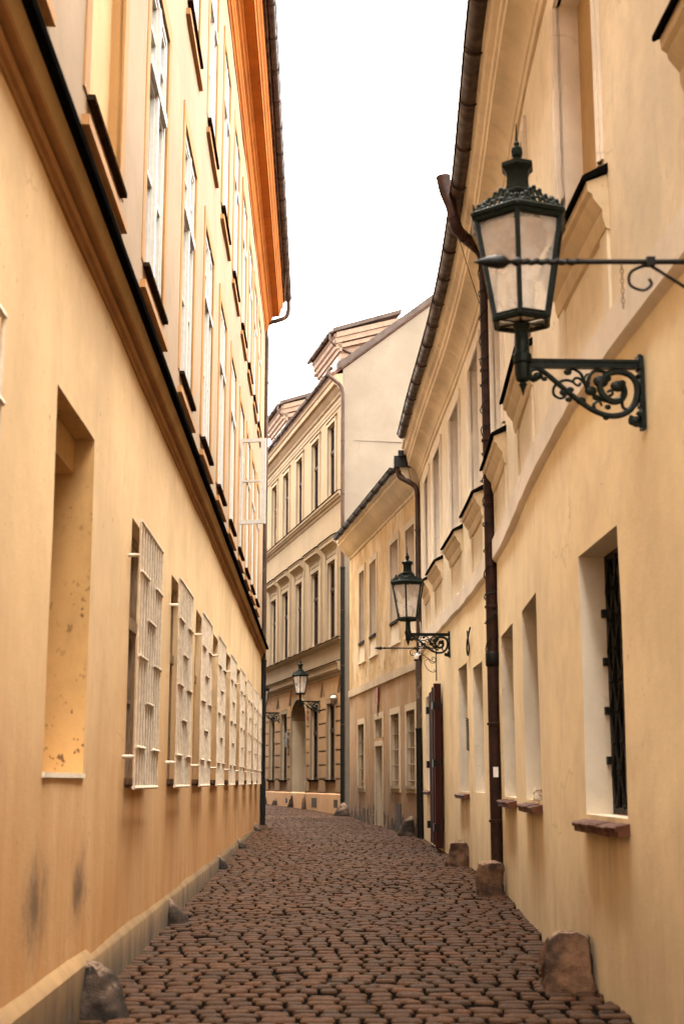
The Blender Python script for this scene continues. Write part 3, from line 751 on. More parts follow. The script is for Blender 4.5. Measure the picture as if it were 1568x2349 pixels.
# ================================================================== PEELING HOUSE (H3)
def peeling_house():
    h = empty("town_house", (F3(39), 39, gz(39)))
    tag(h, "low weathered ochre house with peeling plaster between the curved yellow house and the cream house", "house")
    W = W3; Ya, Yb = 31.82, 44.6
    low = [(41.2,42.5,1.47,3.3,.3,1), (37.6,38.9,2.78,3.3,.25,1), (37.6,38.9,.35,2.57,.25,1), (34.8,36.1,1.5,3.3,.3,1), (32.5,33.7,1.5,3.28,.3,1)]
    facade("wall", W, Ya, Yb, -.1, 4.3, low, [M['wall3'], M['trim3']], h)
    up = [(41.0,42.15), (38.6,39.85), (34.7,36.0), (32.28,33.55)]
    ops = [(a, b, 5.62, 7.66, .27, 1) for a, b in up]
    facade("upper_wall", W, Ya, Yb, 4.3, 9.0, ops, [M['wall3_up'], M['reveal3']], h)
    shell("rear_wall", W, Ya+.1, Yb, -.1, 8.9, 9, M['wall3_up'], h)
    roof("roof", W, Ya, Yb, 9.12, R_(36), 9, h, M['roof'], ov=.3)
    mb = MB(); mb.sweep(W, Ya, Yb, [(-.02,4.17),(.045,4.19),(.05,4.39),(-.02,4.41)], 0, .5, .01, 31); mb.build("string_course", M['trim3'], h, smooth=30)
    mb = MB(); mb.sweep(W, Ya, Yb, [(-.02,8.33),(.03,8.35),(.04,8.42),(.08,8.45),(.16,8.52),(.26,8.63),(.34,8.75),(.38,8.78),(.385,8.87),(.42,8.88),(.425,8.96),(-.02,9.0)], 0, .5, .01, 32); mb.build("eaves_cornice", M['trim3'], h, smooth=25)
    gutter(W, Ya+.5, Yb-.3, .50, 9.02, .085, h, M['pipe_dark'], 1.3)
    mb = MB(); q = W.pt(32.05, 9.05, .34)
    mb.box(q[0]-.2,q[0]+.2,q[1]-.3,q[1]+.35,8.93,9.2); mb.box(q[0]-.1,q[0]+.28,q[1]-.35,q[1]+.2,9.18,9.32); mb.build("gutter_end_box", M['pipe_dark'], h)
    # stepped edge of the old render above the string course
    mb = MB(); Y = Ya+.2; k = 0
    for Y in np.arange(Ya+.1, Yb-.3, .27):
        hh = (.12,.22,.36,.28,.16,.40,.2)[k % 7]*random.uniform(.8,1.2); mb.wbox(W, Y, Y+.262, 4.40, 4.42+hh, -.02, .012+.002*(k % 2)); k += 1
    mb.build("stepped_render_edge", M['wall3_up'], h)
    for a, b in up:
        w = casement(h, W, a, b, 5.62, 7.66, -.25, M['trim3'], M['glass_dark'], True, .66, .06)
        surround(W, a, b, 5.0, 7.66, .17, .025, M['trim3'], w)
        mb = MB(); mb.wbox(W, a-.04, b+.04, 5.56, 5.63, -.3, .05); mb.build("sill", M['stone_dark'], w)
        mb = MB(); mb.wbox(W, a, b, 5.08, 5.50, -.02, .012); mb.wbox(W, a-.2, b+.2, 5.02, 5.08, -.02, .04); mb.build("apron_panel", M['reveal'], w)
    for i, (a, b, z0, z1, dp, _) in enumerate(low):
        if i == 2:
            mb = MB(); mb.wbox(W, a, b, z0, z1, -.30, -.2)
            for k in range(5): mb.wbox(W, a+.04+(b-a)*k/5, a+(b-a)*(k+1)/5, z0+.05, z1-.04, -.2, -.185)
            w = mb.build("door", M['old_wood'], h); surround(W, a, b, z0, z1, .14, .018, M['trim3'], w); continue
        w = casement(h, W, a, b, z0, z1, -.26, M['old_wood'], M['glass_old'], i != 1, .66 if i != 1 else 1.0, .06)
        surround(W, a, b, z0, z1, .16, .02, M['trim3'], w, i != 1)
        if i == 1: continue
        mb = MB()
        for k in range(1, 5): y = a+(b-a)*k/5; mb.tube([W.pt(y,z0,-.06), W.pt(y,z1,-.06)], .013, 6)
        for k in range(5): z = z0+.12+(z1-z0-.24)*k/4; mb.tube([W.pt(a,z,-.045), W.pt(b,z,-.045)], .013, 6)
        mb.build("window_bars", M['old_wood'], w)
        mb = MB(); mb.wbox(W, a-.05, b+.05, z0-.07, z0+.005, -.26, .07); mb.build("sill", M['trim4'], w)
    for q in ((34.65, 35.4, gz(35)+.03, 1.07), (41.1, 41.6, gz(41)+.02, .83)):
        mb = MB(); mb.wbox(W, *q, -.02, .012); mb.build("cellar_hatch", M['dark_wood'], h)
    # rain pipe at the joint with the yellow house
    x, y = 1.775, 31.72
    neck = [(1.35,31.9,9.03),(1.355,31.9,8.78),(1.40,31.88,8.7),(1.55,31.8,8.6),(1.72,31.75,8.47),(x,y,8.3),(x,y,8.0)]
    def spikes(ob):
        mb = MB()
        for z in np.arange(1.0, 8.0, .47):
            mb.tube([(x+.03,y-.02,z),(x+.17,y-.05,z+.07)], .010, 5); mb.tube([(x+.17,y-.05,z+.07),(x+.19,y-.05,z+.15)], .008, 5)
        mb.build("anti_climb_spikes", M['iron'], ob)
        mb = MB(); mb.lathe([(.078,2.78),(.080,3.9),(.09,4.0),(.09,4.3),(.075,4.32)], 12, (x,y,0)); mb.build("pipe_sleeve", M['pipe_worn'], ob, smooth=40)
    downpipe(neck, x, y, gz(32), 8.05, .062, h, [M['gutter']], (7.4, 6.0, 4.6, 3.9), (2.8, .092, M['pipe_dark']), spikes)
    return h
peeling_house()

# ================================================================== CREAM HOUSE (H4)
def cream_house():
    h = empty("town_house", (F4(54), 54, gz(54)))
    tag(h, "tall cream house with a blank yellow gable, pedimented windows and dormers at the bend", "house")
    W = W4; Ya, Yb = 47.25, 72.0
    D = 10.4
    win = [(48.3,49.5), (50.93,52.2), (53.9,55.05), (56.6,57.8), (59.2,60.35), (62.0,63.2), (64.7,65.9), (67.4,68.6)]
    low = [(a, b, 1.67, 4.33, .18, 1) for k, (a, b) in enumerate(win) if k != 2]
    low.append((52.98, 55.75, .5, 4.80, .6, 1))
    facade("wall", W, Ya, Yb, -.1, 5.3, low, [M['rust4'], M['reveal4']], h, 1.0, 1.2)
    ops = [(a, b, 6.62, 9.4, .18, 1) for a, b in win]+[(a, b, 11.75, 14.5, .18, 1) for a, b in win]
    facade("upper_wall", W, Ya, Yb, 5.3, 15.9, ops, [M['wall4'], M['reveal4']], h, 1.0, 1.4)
    def SW(name, prof, mat, Y0=Ya, Y1=Yb):
        mb = MB(); mb.sweep(W, Y0, Y1, prof, 0, 1.5); return mb.build(name, mat, h, smooth=25)
    SW("plinth", [(-.02,-.1),(.07,-.1),(.07,1.17),(.04,1.2),(-.02,1.21)], M['plinth4'])
    a = SW("ground_floor_cornice", [(-.02,5.22),(.03,5.24),(.05,5.32),(.14,5.36),(.16,5.40),(.20,5.42),(.20,5.60),(.24,5.62),(.25,5.66),(-.02,5.72)], M['trim4'])
    mb = MB(); mb.sweep(W, Ya, Yb, [(.0,5.725),(.27,5.665),(.275,5.69),(.0,5.76)], 0, 1.5); mb.build("sheet_flashing", M['flash'], a)
    a = SW("string_course", [(-.02,6.36),(.05,6.38),(.08,6.42),(.13,6.44),(.16,6.50),(-.02,6.53)], M['trim4'])
    mb = MB(); mb.sweep(W, Ya, Yb, [(.0,6.535),(.18,6.505),(.185,6.525),(.0,6.57)], 0, 1.5); mb.build("sheet_flashing", M['flash'], a)
    a = SW("sill_course", [(-.02,11.36),(.03,11.38),(.06,11.46),(.12,11.50),(.14,11.56),(.18,11.58),(.19,11.66),(-.02,11.69)], M['trim4'])
    mb = MB(); mb.sweep(W, Ya, Yb, [(.0,11.695),(.21,11.665),(.215,11.685),(.0,11.73)], 0, 1.5); mb.build("sheet_flashing", M['flash'], a)
    SW("eaves_cornice", [(-.02,14.86),(.03,14.88),(.04,14.98),(.06,15.0),(.065,15.1),(-.0,15.12),(.0,15.2),(.06,15.24),(.08,15.33),(.20,15.45),(.22,15.5),(.33,15.53),(.335,15.7),(.38,15.73),(.42,15.82),(.42,15.88),(-.02,15.96)], M['trim4'])
    gutter(W, Ya+.1, Yb, .47, 16.0, .075, h, M['gutter'], 1.5)
    # rusticated ground floor: courses of blocks with sooty joints, fanned lintel stones above
    gaps = [(Ya+.02, 48.15), (49.65, 50.78), (52.35, 52.85), (55.9, 56.45), (57.95, 59.05), (60.5, 61.85), (63.35, 64.55), (66.05, 67.25), (68.75, 71.9)]
    for a, b in gaps:
        mb = MB(); gr = MB()
        z = 1.70
        while z < 4.3:
            mb.wbox(W, a, b, z+.03, z+.46, -.02, .045); gr.wbox(W, a, b, z-.035, z+.03, -.02, .006); z += .49
        mb.wbox(W, a, b, 1.25, 1.66, -.02, .055)
        rb = mb.build("rusticated_pier", M['rust4'], h); gr.build("block_joints", M['groove'], rb)
    for a, b in win:
        c = (a+b)/2
        if 53 < c < 55.5: continue
        mb = MB(); gr = MB()
        for k in range(-5, 6):
            y0 = c+k*.155; y1 = c+k*.235
            mb.hexa([W.pt(y0-.065,4.50,-.02),W.pt(y0+.065,4.50,-.02),W.pt(y0+.065,4.50,.04),W.pt(y0-.065,4.50,.04),
                     W.pt(y1-.105,5.2,-.02),W.pt(y1+.105,5.2,-.02),W.pt(y1+.105,5.2,.04),W.pt(y1-.105,5.2,.04)])
        gr.wbox(W, c-1.25, c+1.25, 4.46, 5.21, -.02, .006)
        rb = mb.build("fanned_lintel", M['rust4'], h); gr.build("block_joints", M['groove'], rb)
    # windows
    for k, (a, b) in enumerate(win):
        for (z0, z1) in ((1.67,4.33),(6.62,9.4),(11.75,14.5)):
            if z0 < 2 and k == 2: continue
            w = casement(h, W, a, b, z0, z1, -.15, M['dark_wood'], M['glass_dark'], True, .64, .06)
            if z0 > 11:
                mb = MB()
                for p, q, o in ((.17,.11,.03),(.12,.0,.055)):
                    for e, f in ((a-p,a-q),(b+q,b+p)): mb.wbox(W, e, f, z0, z1+p, -.02, o)
                    mb.wbox(W, a-q, b+q, z1+q, z1+p, -.02, o)
                mb.wbox(W, a-.2, b+.2, z1+.17, z1+.24, -.02, .08)
                mb.build("surround", M['trim4'], w)
            elif z0 > 6:
                mb = MB()
                for e, f in ((a-.16,a),(b,b+.16)): mb.wbox(W, e, f, z0, z1+.16, -.02, .045)
                mb.wbox(W, a, b, z1, z1+.16, -.02, .045)
                for e, f in ((a-.42,a-.22),(b+.22,b+.42)): mb.wbox(W, e, f, z0, 9.75, -.02, .06)
                mb.wbox(W, a-.2, b+.2, z1+.2, 9.98, -.02, .035)
                mb.build("surround", M['trim4'], w)
                mb = MB(); mb.sweep(W, a-.42, b+.42, [(-.02,9.75),(.05,9.76),(.07,9.84),(.14,9.92),(.17,9.95),(.24,9.97),(.245,10.08),(.27,10.1),(.28,10.15),(-.02,10.3)], 0, .5); pd = mb.build("pediment", M['trim4'], w)
                mb = MB(); mb.sweep(W, a-.46, b+.46, [(-.02,10.305),(.30,10.155),(.305,10.18),(-.02,10.34)], 0, .5); mb.build("sheet_flashing", M['flash'], pd)
            else:
                surround(W, a, b, z0, z1, .15, .05, M['wall4'], w)
                mb = MB(); mb.wbox(W, a-.17, b+.17, z0-.06, z0, -.3, .10); mb.build("sill", M['flash'], w)
    # arched doorway
    a, b, zs, zt = 52.98, 55.75, 4.0, 4.80; c = (a+b)/2; hw = (b-a)/2
    mb = MB(); n = 20; arc = [(c-hw*math.cos(math.pi*k/n), zs+(zt-zs-.03)*math.sin(math.pi*k/n)) for k in range(n+1)]
    for (y0,z0), (y1,z1) in zip(arc, arc[1:]):
        mb.poly([W.pt(y0,z0,.004), W.pt(y1,z1,.004), W.pt(y1,zt+.02,.004), W.pt(y0,zt+.02,.004)])
        mb.poly([W.pt(y0,z0,.004), W.pt(y1,z1,.004), W.pt(y1,z1,-.6), W.pt(y0,z0,-.6)])
    ar = mb.build("door_arch", M['wall4'], h)
    mb = MB()
    for (y0,z0), (y1,z1) in zip(arc, arc[1:]):
        f = lambda y, z, s: (c+(y-c)*s, zs+(z-zs)*s+(.0))
        p0, p1, q0, q1 = (y0,z0), (y1,z1), f(y0,z0,1.1), f(y1,z1,1.1)
        mb.hexa([W.pt(*p0,-.02),W.pt(*p1,-.02),W.pt(*p1,.06),W.pt(*p0,.06),W.pt(*q0,-.02),W.pt(*q1,-.02),W.pt(*q1,.06),W.pt(*q0,.06)])
    for e, f_ in ((a-.14,a),(b,b+.14)): mb.wbox(W, e, f_, gz(54), zs, -.02, .06)
    mb.build("arch_moulding", M['wall4'], ar)
    mb = MB(); mb.wbox(W, a, b, .5, 4.8, -.66, -.58); mb.wbox(W, c-.03, c+.03, .6, 3.6, -.58, -.55); mb.wbox(W, a, b, 3.6, 3.75, -.58, -.53)
    for e in (a+.15, c+.12):
        for zz in (.9, 2.2): mb.wbox(W, e, e+1.1, zz, zz+1.1, -.58, -.555)
    mb.build("door", M['dark_wood'], h)
    for (e, f_, z0, z1) in ((50.97,51.8,gz(51)+.12,1.02),(47.75,48.3,gz(48)+.2,1.0),(56.2,56.6,gz(56)+.15,.95)):
        mb = MB(); mb.wbox(W, e, f_, z0, z1, .02, .076); mb.build("cellar_window", M['dark_wood'], h)
    # blank gable, roof slabs with verge
    nx, ny = W.n(Ya); A = Vector(W.pt(Ya, 0)); I = Vector((-nx, -ny, 0)); tg = Vector((I.y, -I.x, 0)); 
    if tg.y > 0: tg = -tg            # towards the camera
    ze, pitch = 16.1, math.tan(R_(39))
    mb = MB()
    P = lambda u, z, s=0.: tuple(A+I*u+tg*s+Vector((0,0,z)))
    mb.poly([P(0,-.1), P(D,-.1), P(D,ze), P(D/2,ze+pitch*D/2), P(0,ze)])
    mb.poly([tuple(Vector(p)-tg*(Yb-Ya)) for p in (P(0,-.1), P(D,-.1), P(D,ze), P(D/2,ze+pitch*D/2), P(0,ze))])
    mb.poly([P(D,-.1), tuple(Vector(P(D,-.1))-tg*25), tuple(Vector(P(D,ze))-tg*25), P(D,ze)])
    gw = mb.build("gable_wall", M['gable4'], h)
    mb = MB(); mb.hexa([P(.4,13.5,0),P(2.6,13.54,0),P(2.6,13.54,.03),P(.4,13.5,.012),P(.4,13.53,0),P(2.6,13.58,0),P(2.6,13.58,.03),P(.4,13.53,.012)]); mb.build("gable_ledge", M['gable4'], gw)
    mb = MB(); Lr = 25.2
    def slab(u0, z0, u1, z1, th, s0, s1):
        q = [P(u0,z0,s0),P(u1,z1,s0),P(u1,z1,s1),P(u0,z0,s1),P(u0,z0+th,s0),P(u1,z1+th,s0),P(u1,z1+th,s1),P(u0,z0+th,s1)]; mb.hexa(q)
    slab(-.42, ze-.30, D/2, ze+pitch*D/2+.02, .14, .02, -Lr); slab(D+.42, ze-.30, D/2, ze+pitch*D/2+.02, .14, .02, -Lr)
    rf = mb.build("roof", M['roof'], h)
    mb = MB(); slab(-.10, ze+.02, D/2, ze+pitch*(D/2+.10)+.02, .27, .07, -.06); slab(D+.1, ze+.02, D/2, ze+pitch*(D/2+.10)+.02, .27, .07, -.06)
    slab(-.24, ze-.05, -.0, ze+.16, .26, .075, -.05)
    mb.build("verge_flashing", M['roofsheet'], rf)
    # dormers
    for (y0, y1) in ((49.85, 53.5), (60.0, 63.6)):
        d = empty("dormer", W.pt(y0, 17.2, -.6), h)
        f0 = -.55; zt = 18.42; sl = .355
        mb = MB(); mb.sweep(W, y0, y1, [(f0+.35,16.1),(f0,17.0),(f0,17.75),(f0-2.6,18.75),(f0-2.6,17.0)], 0, 4)
        # board cheeks with lap lines
        for k in range(5):
            z = 16.75+k*.28
            for s0, s1 in ((y0-.025, y0+.0),(y1, y1+.025)): mb.hexa([W.pt(s0,z,f0),W.pt(s1,z,f0),W.pt(s1,z+.1*2.4,f0-2.4),W.pt(s0,z+.1*2.4,f0-2.4),W.pt(s0,z+.25,f0),W.pt(s1,z+.25,f0),W.pt(s1,z+.25+.24,f0-2.4),W.pt(s0,z+.25+.24,f0-2.4)])
        mb.build("dormer_cheek", M['siding'], d)
        mb = MB(); mb.sweep(W, y0-.12, y1+.12, [(f0-.02,17.62),(f0+.06,17.64),(f0+.07,17.78),(f0+.14,17.82),(f0+.15,17.95),(f0+.22,18.0),(f0+.23,18.16),(f0+.28,18.2),(f0+.28,18.3),(f0-.02,18.34)], 0, 4)
        for s0, s1 in ((y0-.12,y0-.03),(y1+.03,y1+.12)):
            for (zb, t, ex) in ((17.70,.16,.0),(17.92,.2,.03),(18.14,.2,.06)):
                mb.hexa([W.pt(s0-ex,zb,f0+.2),W.pt(s1,zb,f0+.2),W.pt(s1,zb+.9*.36*2.6,f0-2.5),W.pt(s0-ex,zb+.9*.36*2.6,f0-2.5),W.pt(s0-ex,zb+t,f0+.2),W.pt(s1,zb+t,f0+.2),W.pt(s1,zb+t+.9*.36*2.6,f0-2.5),W.pt(s0-ex,zb+t+.9*.36*2.6,f0-2.5)])
        mb.build("dormer_cornice", M['siding'], d)
        mb = MB(); mb.hexa([W.pt(y0-.22,18.34,f0+.34),W.pt(y1+.22,18.34,f0+.34),W.pt(y1+.22,18.34+sl*2.7,f0-2.36),W.pt(y0-.22,18.34+sl*2.7,f0-2.36),
                            W.pt(y0-.22,18.50,f0+.34),W.pt(y1+.22,18.50,f0+.34),W.pt(y1+.22,18.50+sl*2.7,f0-2.36),W.pt(y0-.22,18.50+sl*2.7,f0-2.36)])
        mb.build("dormer_roof", M['roofsheet'], d)
        g = gutter(W, y0-.2, y1+.2, f0+.40, 18.36, .075, d, M['gutter'], 1.0)
        mb = MB(); mb.tube(spline([W.pt(y0-.05,18.32,f0+.40),W.pt(y0-.05,18.05,f0+.40),W.pt(y0-.05,17.85,f0+.2),W.pt(y0-.05,17.55,f0-.5),W.pt(y0-.05,17.45,f0-.9)],4), .05, 8); mb.build("dormer_downpipe", M['gutter'], d, smooth=40)
        mb = MB(); 
        for q in range(3):
            e = y0+.35+q*(y1-y0-.5)/3; mb.wbox(W, e, e+.75, 16.75, 17.55, f0-.01, f0+.012)
        mb.build("dormer_window", M['glass_dark'], d)
    # rain pipe at the joint
    x, y = .02, 47.0
    neck = [(-.373,47,16.1),(-.48,47,15.95),(-.44,47,15.78),(-.25,47,15.62),(-.06,47,15.42),(x,y,15.1),(x,y,14.7)]
    downpipe(neck, x, y, gz(47), 14.8, .068, h, [M['gutter']], (13.4, 11.5, 9.4, 7.4, 5.5, 3.5), (8.9, .082, M['pipe_dark']))
    return h
cream_house()

# ================================================================== unseen house added round the left bend to block light from the lane
def light_block_house():
    F5 = lambda Y: -2.75-.24*(Y-40.2)
    W = Wall(F5, 1, .006, 6.0)
    h = empty("town_house", (F5(52), 52, gz(52)))
    tag(h, "plain ochre house added unseen round the bend to block light", "house")
    ops = [(y, y+1.2, z, z+2.2, .2, 0) for y in np.arange(42.5, 68, 3.1) for z in (1.7, 5.4, 9.0)]
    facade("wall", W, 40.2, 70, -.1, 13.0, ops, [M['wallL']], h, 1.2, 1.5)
    shell("rear_wall", W, 40.2, 70, -.1, 13.0, 9, M['wallL'], h)
    roof("roof", W, 40.2, 70, 13.2, R_(38), 9, h, M['roof'])
    for (a, b, z0, z1, _, _) in ops: casement(h, W, a, b, z0, z1, -.16, M['white_wood'], M['glassL'], True, .66, .07)
light_block_house()

# ================================================================== wall lanterns
def lantern_parts(root):
    """modelled with the wall plate at the origin; the arm reaches along -X; z=0 is the arm's top"""
    A = .765; S = .765/1170
    I = M['green_iron']
    def c2(pts): return [(-A+(x-140)*S, 0, -(y-185)*S) for x, y in pts]
    br = MB()
    br.box(-A+.03, -.02, -.022, .022, -.052, -.004); br.box(-A+.03, -.02, -.030, .030, -.016, 0.002)
    br.box(-.022, .004, -.035, .035, -.45, .03); br.box(-.032, -.01, -.045, .045, -.06, .035); br.box(-.03, -.01, -.045, .045, -.30, -.24)
    for z in (-.42, -.1): br.ball((-.026, 0, z), .016, 0, 6)
    bro = br.build("bracket", I, root, smooth=40)
    sc = MB()
    def cv(pts, r0, r1=None, n=5):
        P = spline(c2(pts), n); k = len(P); r1 = r1 if r1 else r0
        sc.tube(P, [1.22*(r0+(r1-r0)*i/(k-1)) for i in range(k)], 6)
    cv([(300,350),(245,385),(205,335),(225,285),(290,272),(380,330),(480,420),(600,525),(700,605),(820,685),(960,735),(1090,725),(1190,660),(1245,550),(1250,425),(1200,335),(1100,295),(1000,305),(920,360),(890,440),(920,530),(1000,592),(1090,572),(1128,500),(1110,420)], .014, .019)
    cv([(630,400),(560,385),(485,410),(437,470),(440,535),(500,568),(550,540),(530,500)], .008)
    cv([(1000,600),(880,560),(770,480),(735,380),(700,310),(630,272),(600,300)], .012, .006)
    cv([(760,450),(700,372),(650,365),(632,405),(680,440),(700,410)], .007)
    cv([(775,450),(785,350),(850,285),(940,300),(960,340)], .010)
    cv([(740,370),(765,325),(800,330),(790,380)], .006)
    cv([(830,680),(825,620),(880,592),(900,640)], .010, .006)
    cv([(1100,590),(1108,650),(1150,672),(1210,640)], .009)
    cv([(1190,735),(1178,790),(1235,825),(1295,800),(1280,735),(1240,700)], .012)
    cv([(960,500),(1000,480),(1010,520),(970,540)], .008)
    for (x, y, r) in ((580,305,26),(800,490,40),(900,395,50),(955,360,34),(1065,440,48),(1110,405,26),(540,510,32),(600,480,24),(290,345,32),(350,375,20),(700,590,34),(960,650,22),(940,755,22),(580,580,22),(1230,780,36),(1190,800,24),(850,555,26)):
        p = c2([(x,y)])[0]; sc.ball(p, r*S*1.35, 0, 6, (1.15,.5,.9))
    sc.build("scrollwork", I, bro, smooth=60)
    po = MB(); c = (-A,0,0)
    po.lathe([(.012,-.20),(.02,-.175),(.03,-.165),(.018,-.15),(.042,-.135),(.048,-.10),(.05,-.03),(.062,-.02),(.062,.03),(.05,.045),(.046,.12),(.044,.20),(.052,.215),(.055,.235),(.040,.25)], 10, c)
    po.lathe([(.003,-.235),(.012,-.20)], 8, c)
    po.build("post", I, root, smooth=35)
    zb, zt, rb, rt = .25, .90, .185, .305; rot = R_(18)
    hexp = lambda r, z, k: (-A+r*math.cos(rot+k*math.pi/3), r*math.sin(rot+k*math.pi/3), z)
    fr = MB()
    for k in range(6):
        p, q = Vector(hexp(rb,zb,k)), Vector(hexp(rt,zt,k)); fr.tube([p,q], .020, 4)
        for (r, z, t) in ((rb,zb,.021),(rb-.012,zb+.03,.014),(rt,zt,.024),(rt+.012,zt+.03,.025)):
            fr.tube([hexp(r,z,k), hexp(r,z,k+1)], t, 6)
        fr.tube([hexp(rt+.01,zt+.02,k), hexp(rt+.02,zt+.10,k)], [.016,.004], 5)
        fr.ball(hexp(rt+.012,zt+.03,k), .026, 0, 6)
        fr.tube([(-A,0,zb-.002), hexp(rb,zb,k)], .008, 4)
    fr.build("lantern_frame", I, root)
    for k in range(6):
        g = MB(); g.poly([hexp(rb-.005,zb+.02,k),hexp(rb-.005,zb+.02,k+1),hexp(rt-.006,zt,k+1),hexp(rt-.006,zt,k)]); g.build("pane", M['frost'], root, fix=False)
    g = MB(); g.poly([hexp(rb-.01,zb,k) for k in range(6)]); g.build("base_glass", M['frost'], root, fix=False)
    ca = MB()
    ca.lathe([(rt+.02,zt+0.030),(rt-.005,zt+0.060),(.23,zt+0.099),(.15,zt+0.133),(.105,zt+0.174),(.102,zt+0.191),(.122,zt+0.200),(.122,zt+0.220),(.092,zt+0.238),(.082,zt+0.273),(.080,zt+0.348),(.086,zt+0.369),(.115,zt+0.400),(.112,zt+0.427),(.055,zt+0.447),(.026,zt+0.458),(.026,zt+0.476),(.038,zt+0.487),(.042,zt+0.516),(.036,zt+0.543),(.018,zt+0.554),(.02,zt+0.578),(.010,zt+0.592),(.003,zt+0.719)], 6, (-A,0,0), 0, rot)
    cap = ca.build("roof_cap", I, root, smooth=20)
    cr = MB()
    for k in range(6):              # pierced cresting along each eave
        a, b = Vector(hexp(rt+.005,zt+.045,k)), Vector(hexp(rt+.005,zt+.045,k+1)); mid = (a+b)/2; inw = (Vector((-A,0,0))-Vector((mid.x,mid.y,0))).normalized()
        n = 9
        for j in range(n):
            t = (j+.5)/n; p = a.lerp(b, t); hgt = .045+.085*math.exp(-((t-.5)/.22)**2)
            w = (b-a).normalized()*(b-a).length/n*.46
            q = [p-w, p-w*.9+Vector((0,0,hgt*.6))+inw*hgt*.3, p+Vector((0,0,hgt))+inw*hgt*.45, p+w*.9+Vector((0,0,hgt*.6))+inw*hgt*.3, p+w]
            cr.tube(spline(q,3), .0095, 5)
            cr.ball(p+Vector((0,0,hgt*1.05))+inw*hgt*.45, .017, 0, 5)
            cr.ball(p+Vector((0,0,hgt*.45))+inw*hgt*.2, .010+.006*(j % 2), 0, 5)
    cr.build("cresting", I, cap, smooth=60)
    rf = MB(); rf.lathe([(.235,zt-.03),(.238,zt-.055),(.22,zt-.07),(.16,zt-.16),(.095,zt-.25),(.05,zt-.29)], 20, (-A,0,0), 0, 0, False); rf.build("reflector", M['enamel_brown'], root, smooth=60)
    bl = MB(); bl.lathe([(.03,zb+.01),(.085,zb+.03),(.10,zb+.30),(.07,zb+.36)], 14, (-A,0,0)); bl.build("lamp_chimney", M['enamel'], root, smooth=60)
    bd = MB(); bd.lathe([(.004,zb),(.006,zb+.4)], 6, (-A-.03,.05,0)); bd.build("gas_tube", M['iron'], root)
def wall_frame(W, Y):
    n = W.n(Y); return math.atan2(-n[1], -n[0])      # local -X points out of the wall
def copy_tree(o, parent=None):
    c = o.copy(); COL.objects.link(c)
    if parent is not None: c.parent = parent
    for ch in list(o.children): copy_tree(ch, c)
    return c
lamp = bpy.data.objects.new("wall_lantern", None); COL.objects.link(lamp); ABS[lamp.name] = (0,0,0)
lantern_parts(lamp)
LAMPS = [(WR, 8.4, 4.23, "dark green lantern on scrolled bracket, largest and nearest, behind the iron rod"),
         (WR, 25.28, 4.29, "dark green wall lantern above the spear-tipped iron rod, second along the right-hand wall"),
         (W4, 50.59, 4.50, "dark lantern on scrolled bracket standing in front of the arched doorway"),
         (W4, 58.15, 4.46, "wall lantern half hidden behind the left house's far rain pipe")]
lobs = [lamp]+[copy_tree(lamp) for _ in LAMPS[1:]]
for o, (W, Y, z, lab) in zip(lobs, LAMPS):
    o.location = W.pt(Y, z, .015); o.rotation_euler = (0, 0, wall_frame(W, Y)); 
    tag(o, lab, "street lamp", "wall lanterns along the lane")

# ================================================================== spear-tipped iron rods
def iron_rod(root):
    I = M['iron']; Lr = 1.26
    mb = MB(); mb.tube([(0,0,0),(-Lr+.28,0,0)], .014, 8)
    rod = mb.build("rod", I, root, smooth=40)
    mb = MB(); n = 40; pts = []
    for k in range(n+1):
        pts.append((-Lr+.50-.27*k/n, .006*math.cos(k*.9), .006*math.sin(k*.9)))
    mb.tube(pts, .014, 6); mb.build("twisted_section", I, rod)
    mb = MB()
    prof = [(.004,0),(.014,.03),(.028,.07),(.036,.11),(.033,.145),(.014,.165),(.010,.178),(.022,.195),(.024,.21),(.015,.23),(.014,.26)]
    rings = [[mb.vert((-Lr+x, r*math.cos(2*math.pi*k/12), r*math.sin(2*math.pi*k/12))) for k in range(12)] for r, x in prof]
    for a, b in zip(rings, rings[1:]):
        for k in range(12): mb.face((a[k],a[(k+1) % 12],b[(k+1) % 12],b[k]))
    mb.face(rings[0])
    mb.build("spear_tip", I, root, smooth=50)
    mb = MB(); mb.box(-.012,.006,-.02,.02,-.66,.36); mb.ball((-.01,0,.33),.02,0,6)
    mb.box(-.45,-.41,-.02,.02,-.022,.022)
    mb.build("wall_plate", I, root)
    mb = MB()
    mb.tube(spline([(-.43,0,-.01),(-.52,0,-.05),(-.53,0,-.12),(-.47,0,-.15),(-.43,0,-.12),(-.44,0,-.09)],5), .008, 6)
    mb.tube(spline([(-.43,0,-.02),(-.25,0,-.15),(-.12,0,-.24),(-.05,0,-.28),(-.012,0,-.25),(-.04,0,-.18),(-.09,0,-.20),(-.07,0,-.24)],5), .008, 6)
    mb.tube(spline([(-.17,0,-.22),(-.24,0,-.28),(-.2,0,-.40),(-.1,0,-.48),(-.02,0,-.47),(-.06,0,-.43)],5), .007, 6)
    mb.tube(spline([(-.17,0,-.20),(-.1,0,-.30),(-.02,0,-.29)],4), .007, 6)
    mb.build("scroll_brace", I, root, smooth=60)
rod0 = bpy.data.objects.new("sign_rod", None); COL.objects.link(rod0); ABS[rod0.name] = (0,0,0)
iron_rod(rod0)
rod1 = copy_tree(rod0)
rod0.location = WR.pt(6.52, 4.155, .0); rod0.rotation_euler = (0,0,wall_frame(WR, 6.52)+.0); 
rod1.location = WR.pt(27.95, 4.27, .0); rod1.rotation_euler = (0,0,wall_frame(WR, 27.95))
_n = WR.n(6.52); rod0.rotation_euler = (0,0,0); rod0.location = (2.0, 6.5, 4.155); rod0.scale = (1.065,1,1)
tag(rod0, "thick black iron rod with spear tip and hanging chain before the largest lantern", "sign bracket", "spear-tipped iron rods")
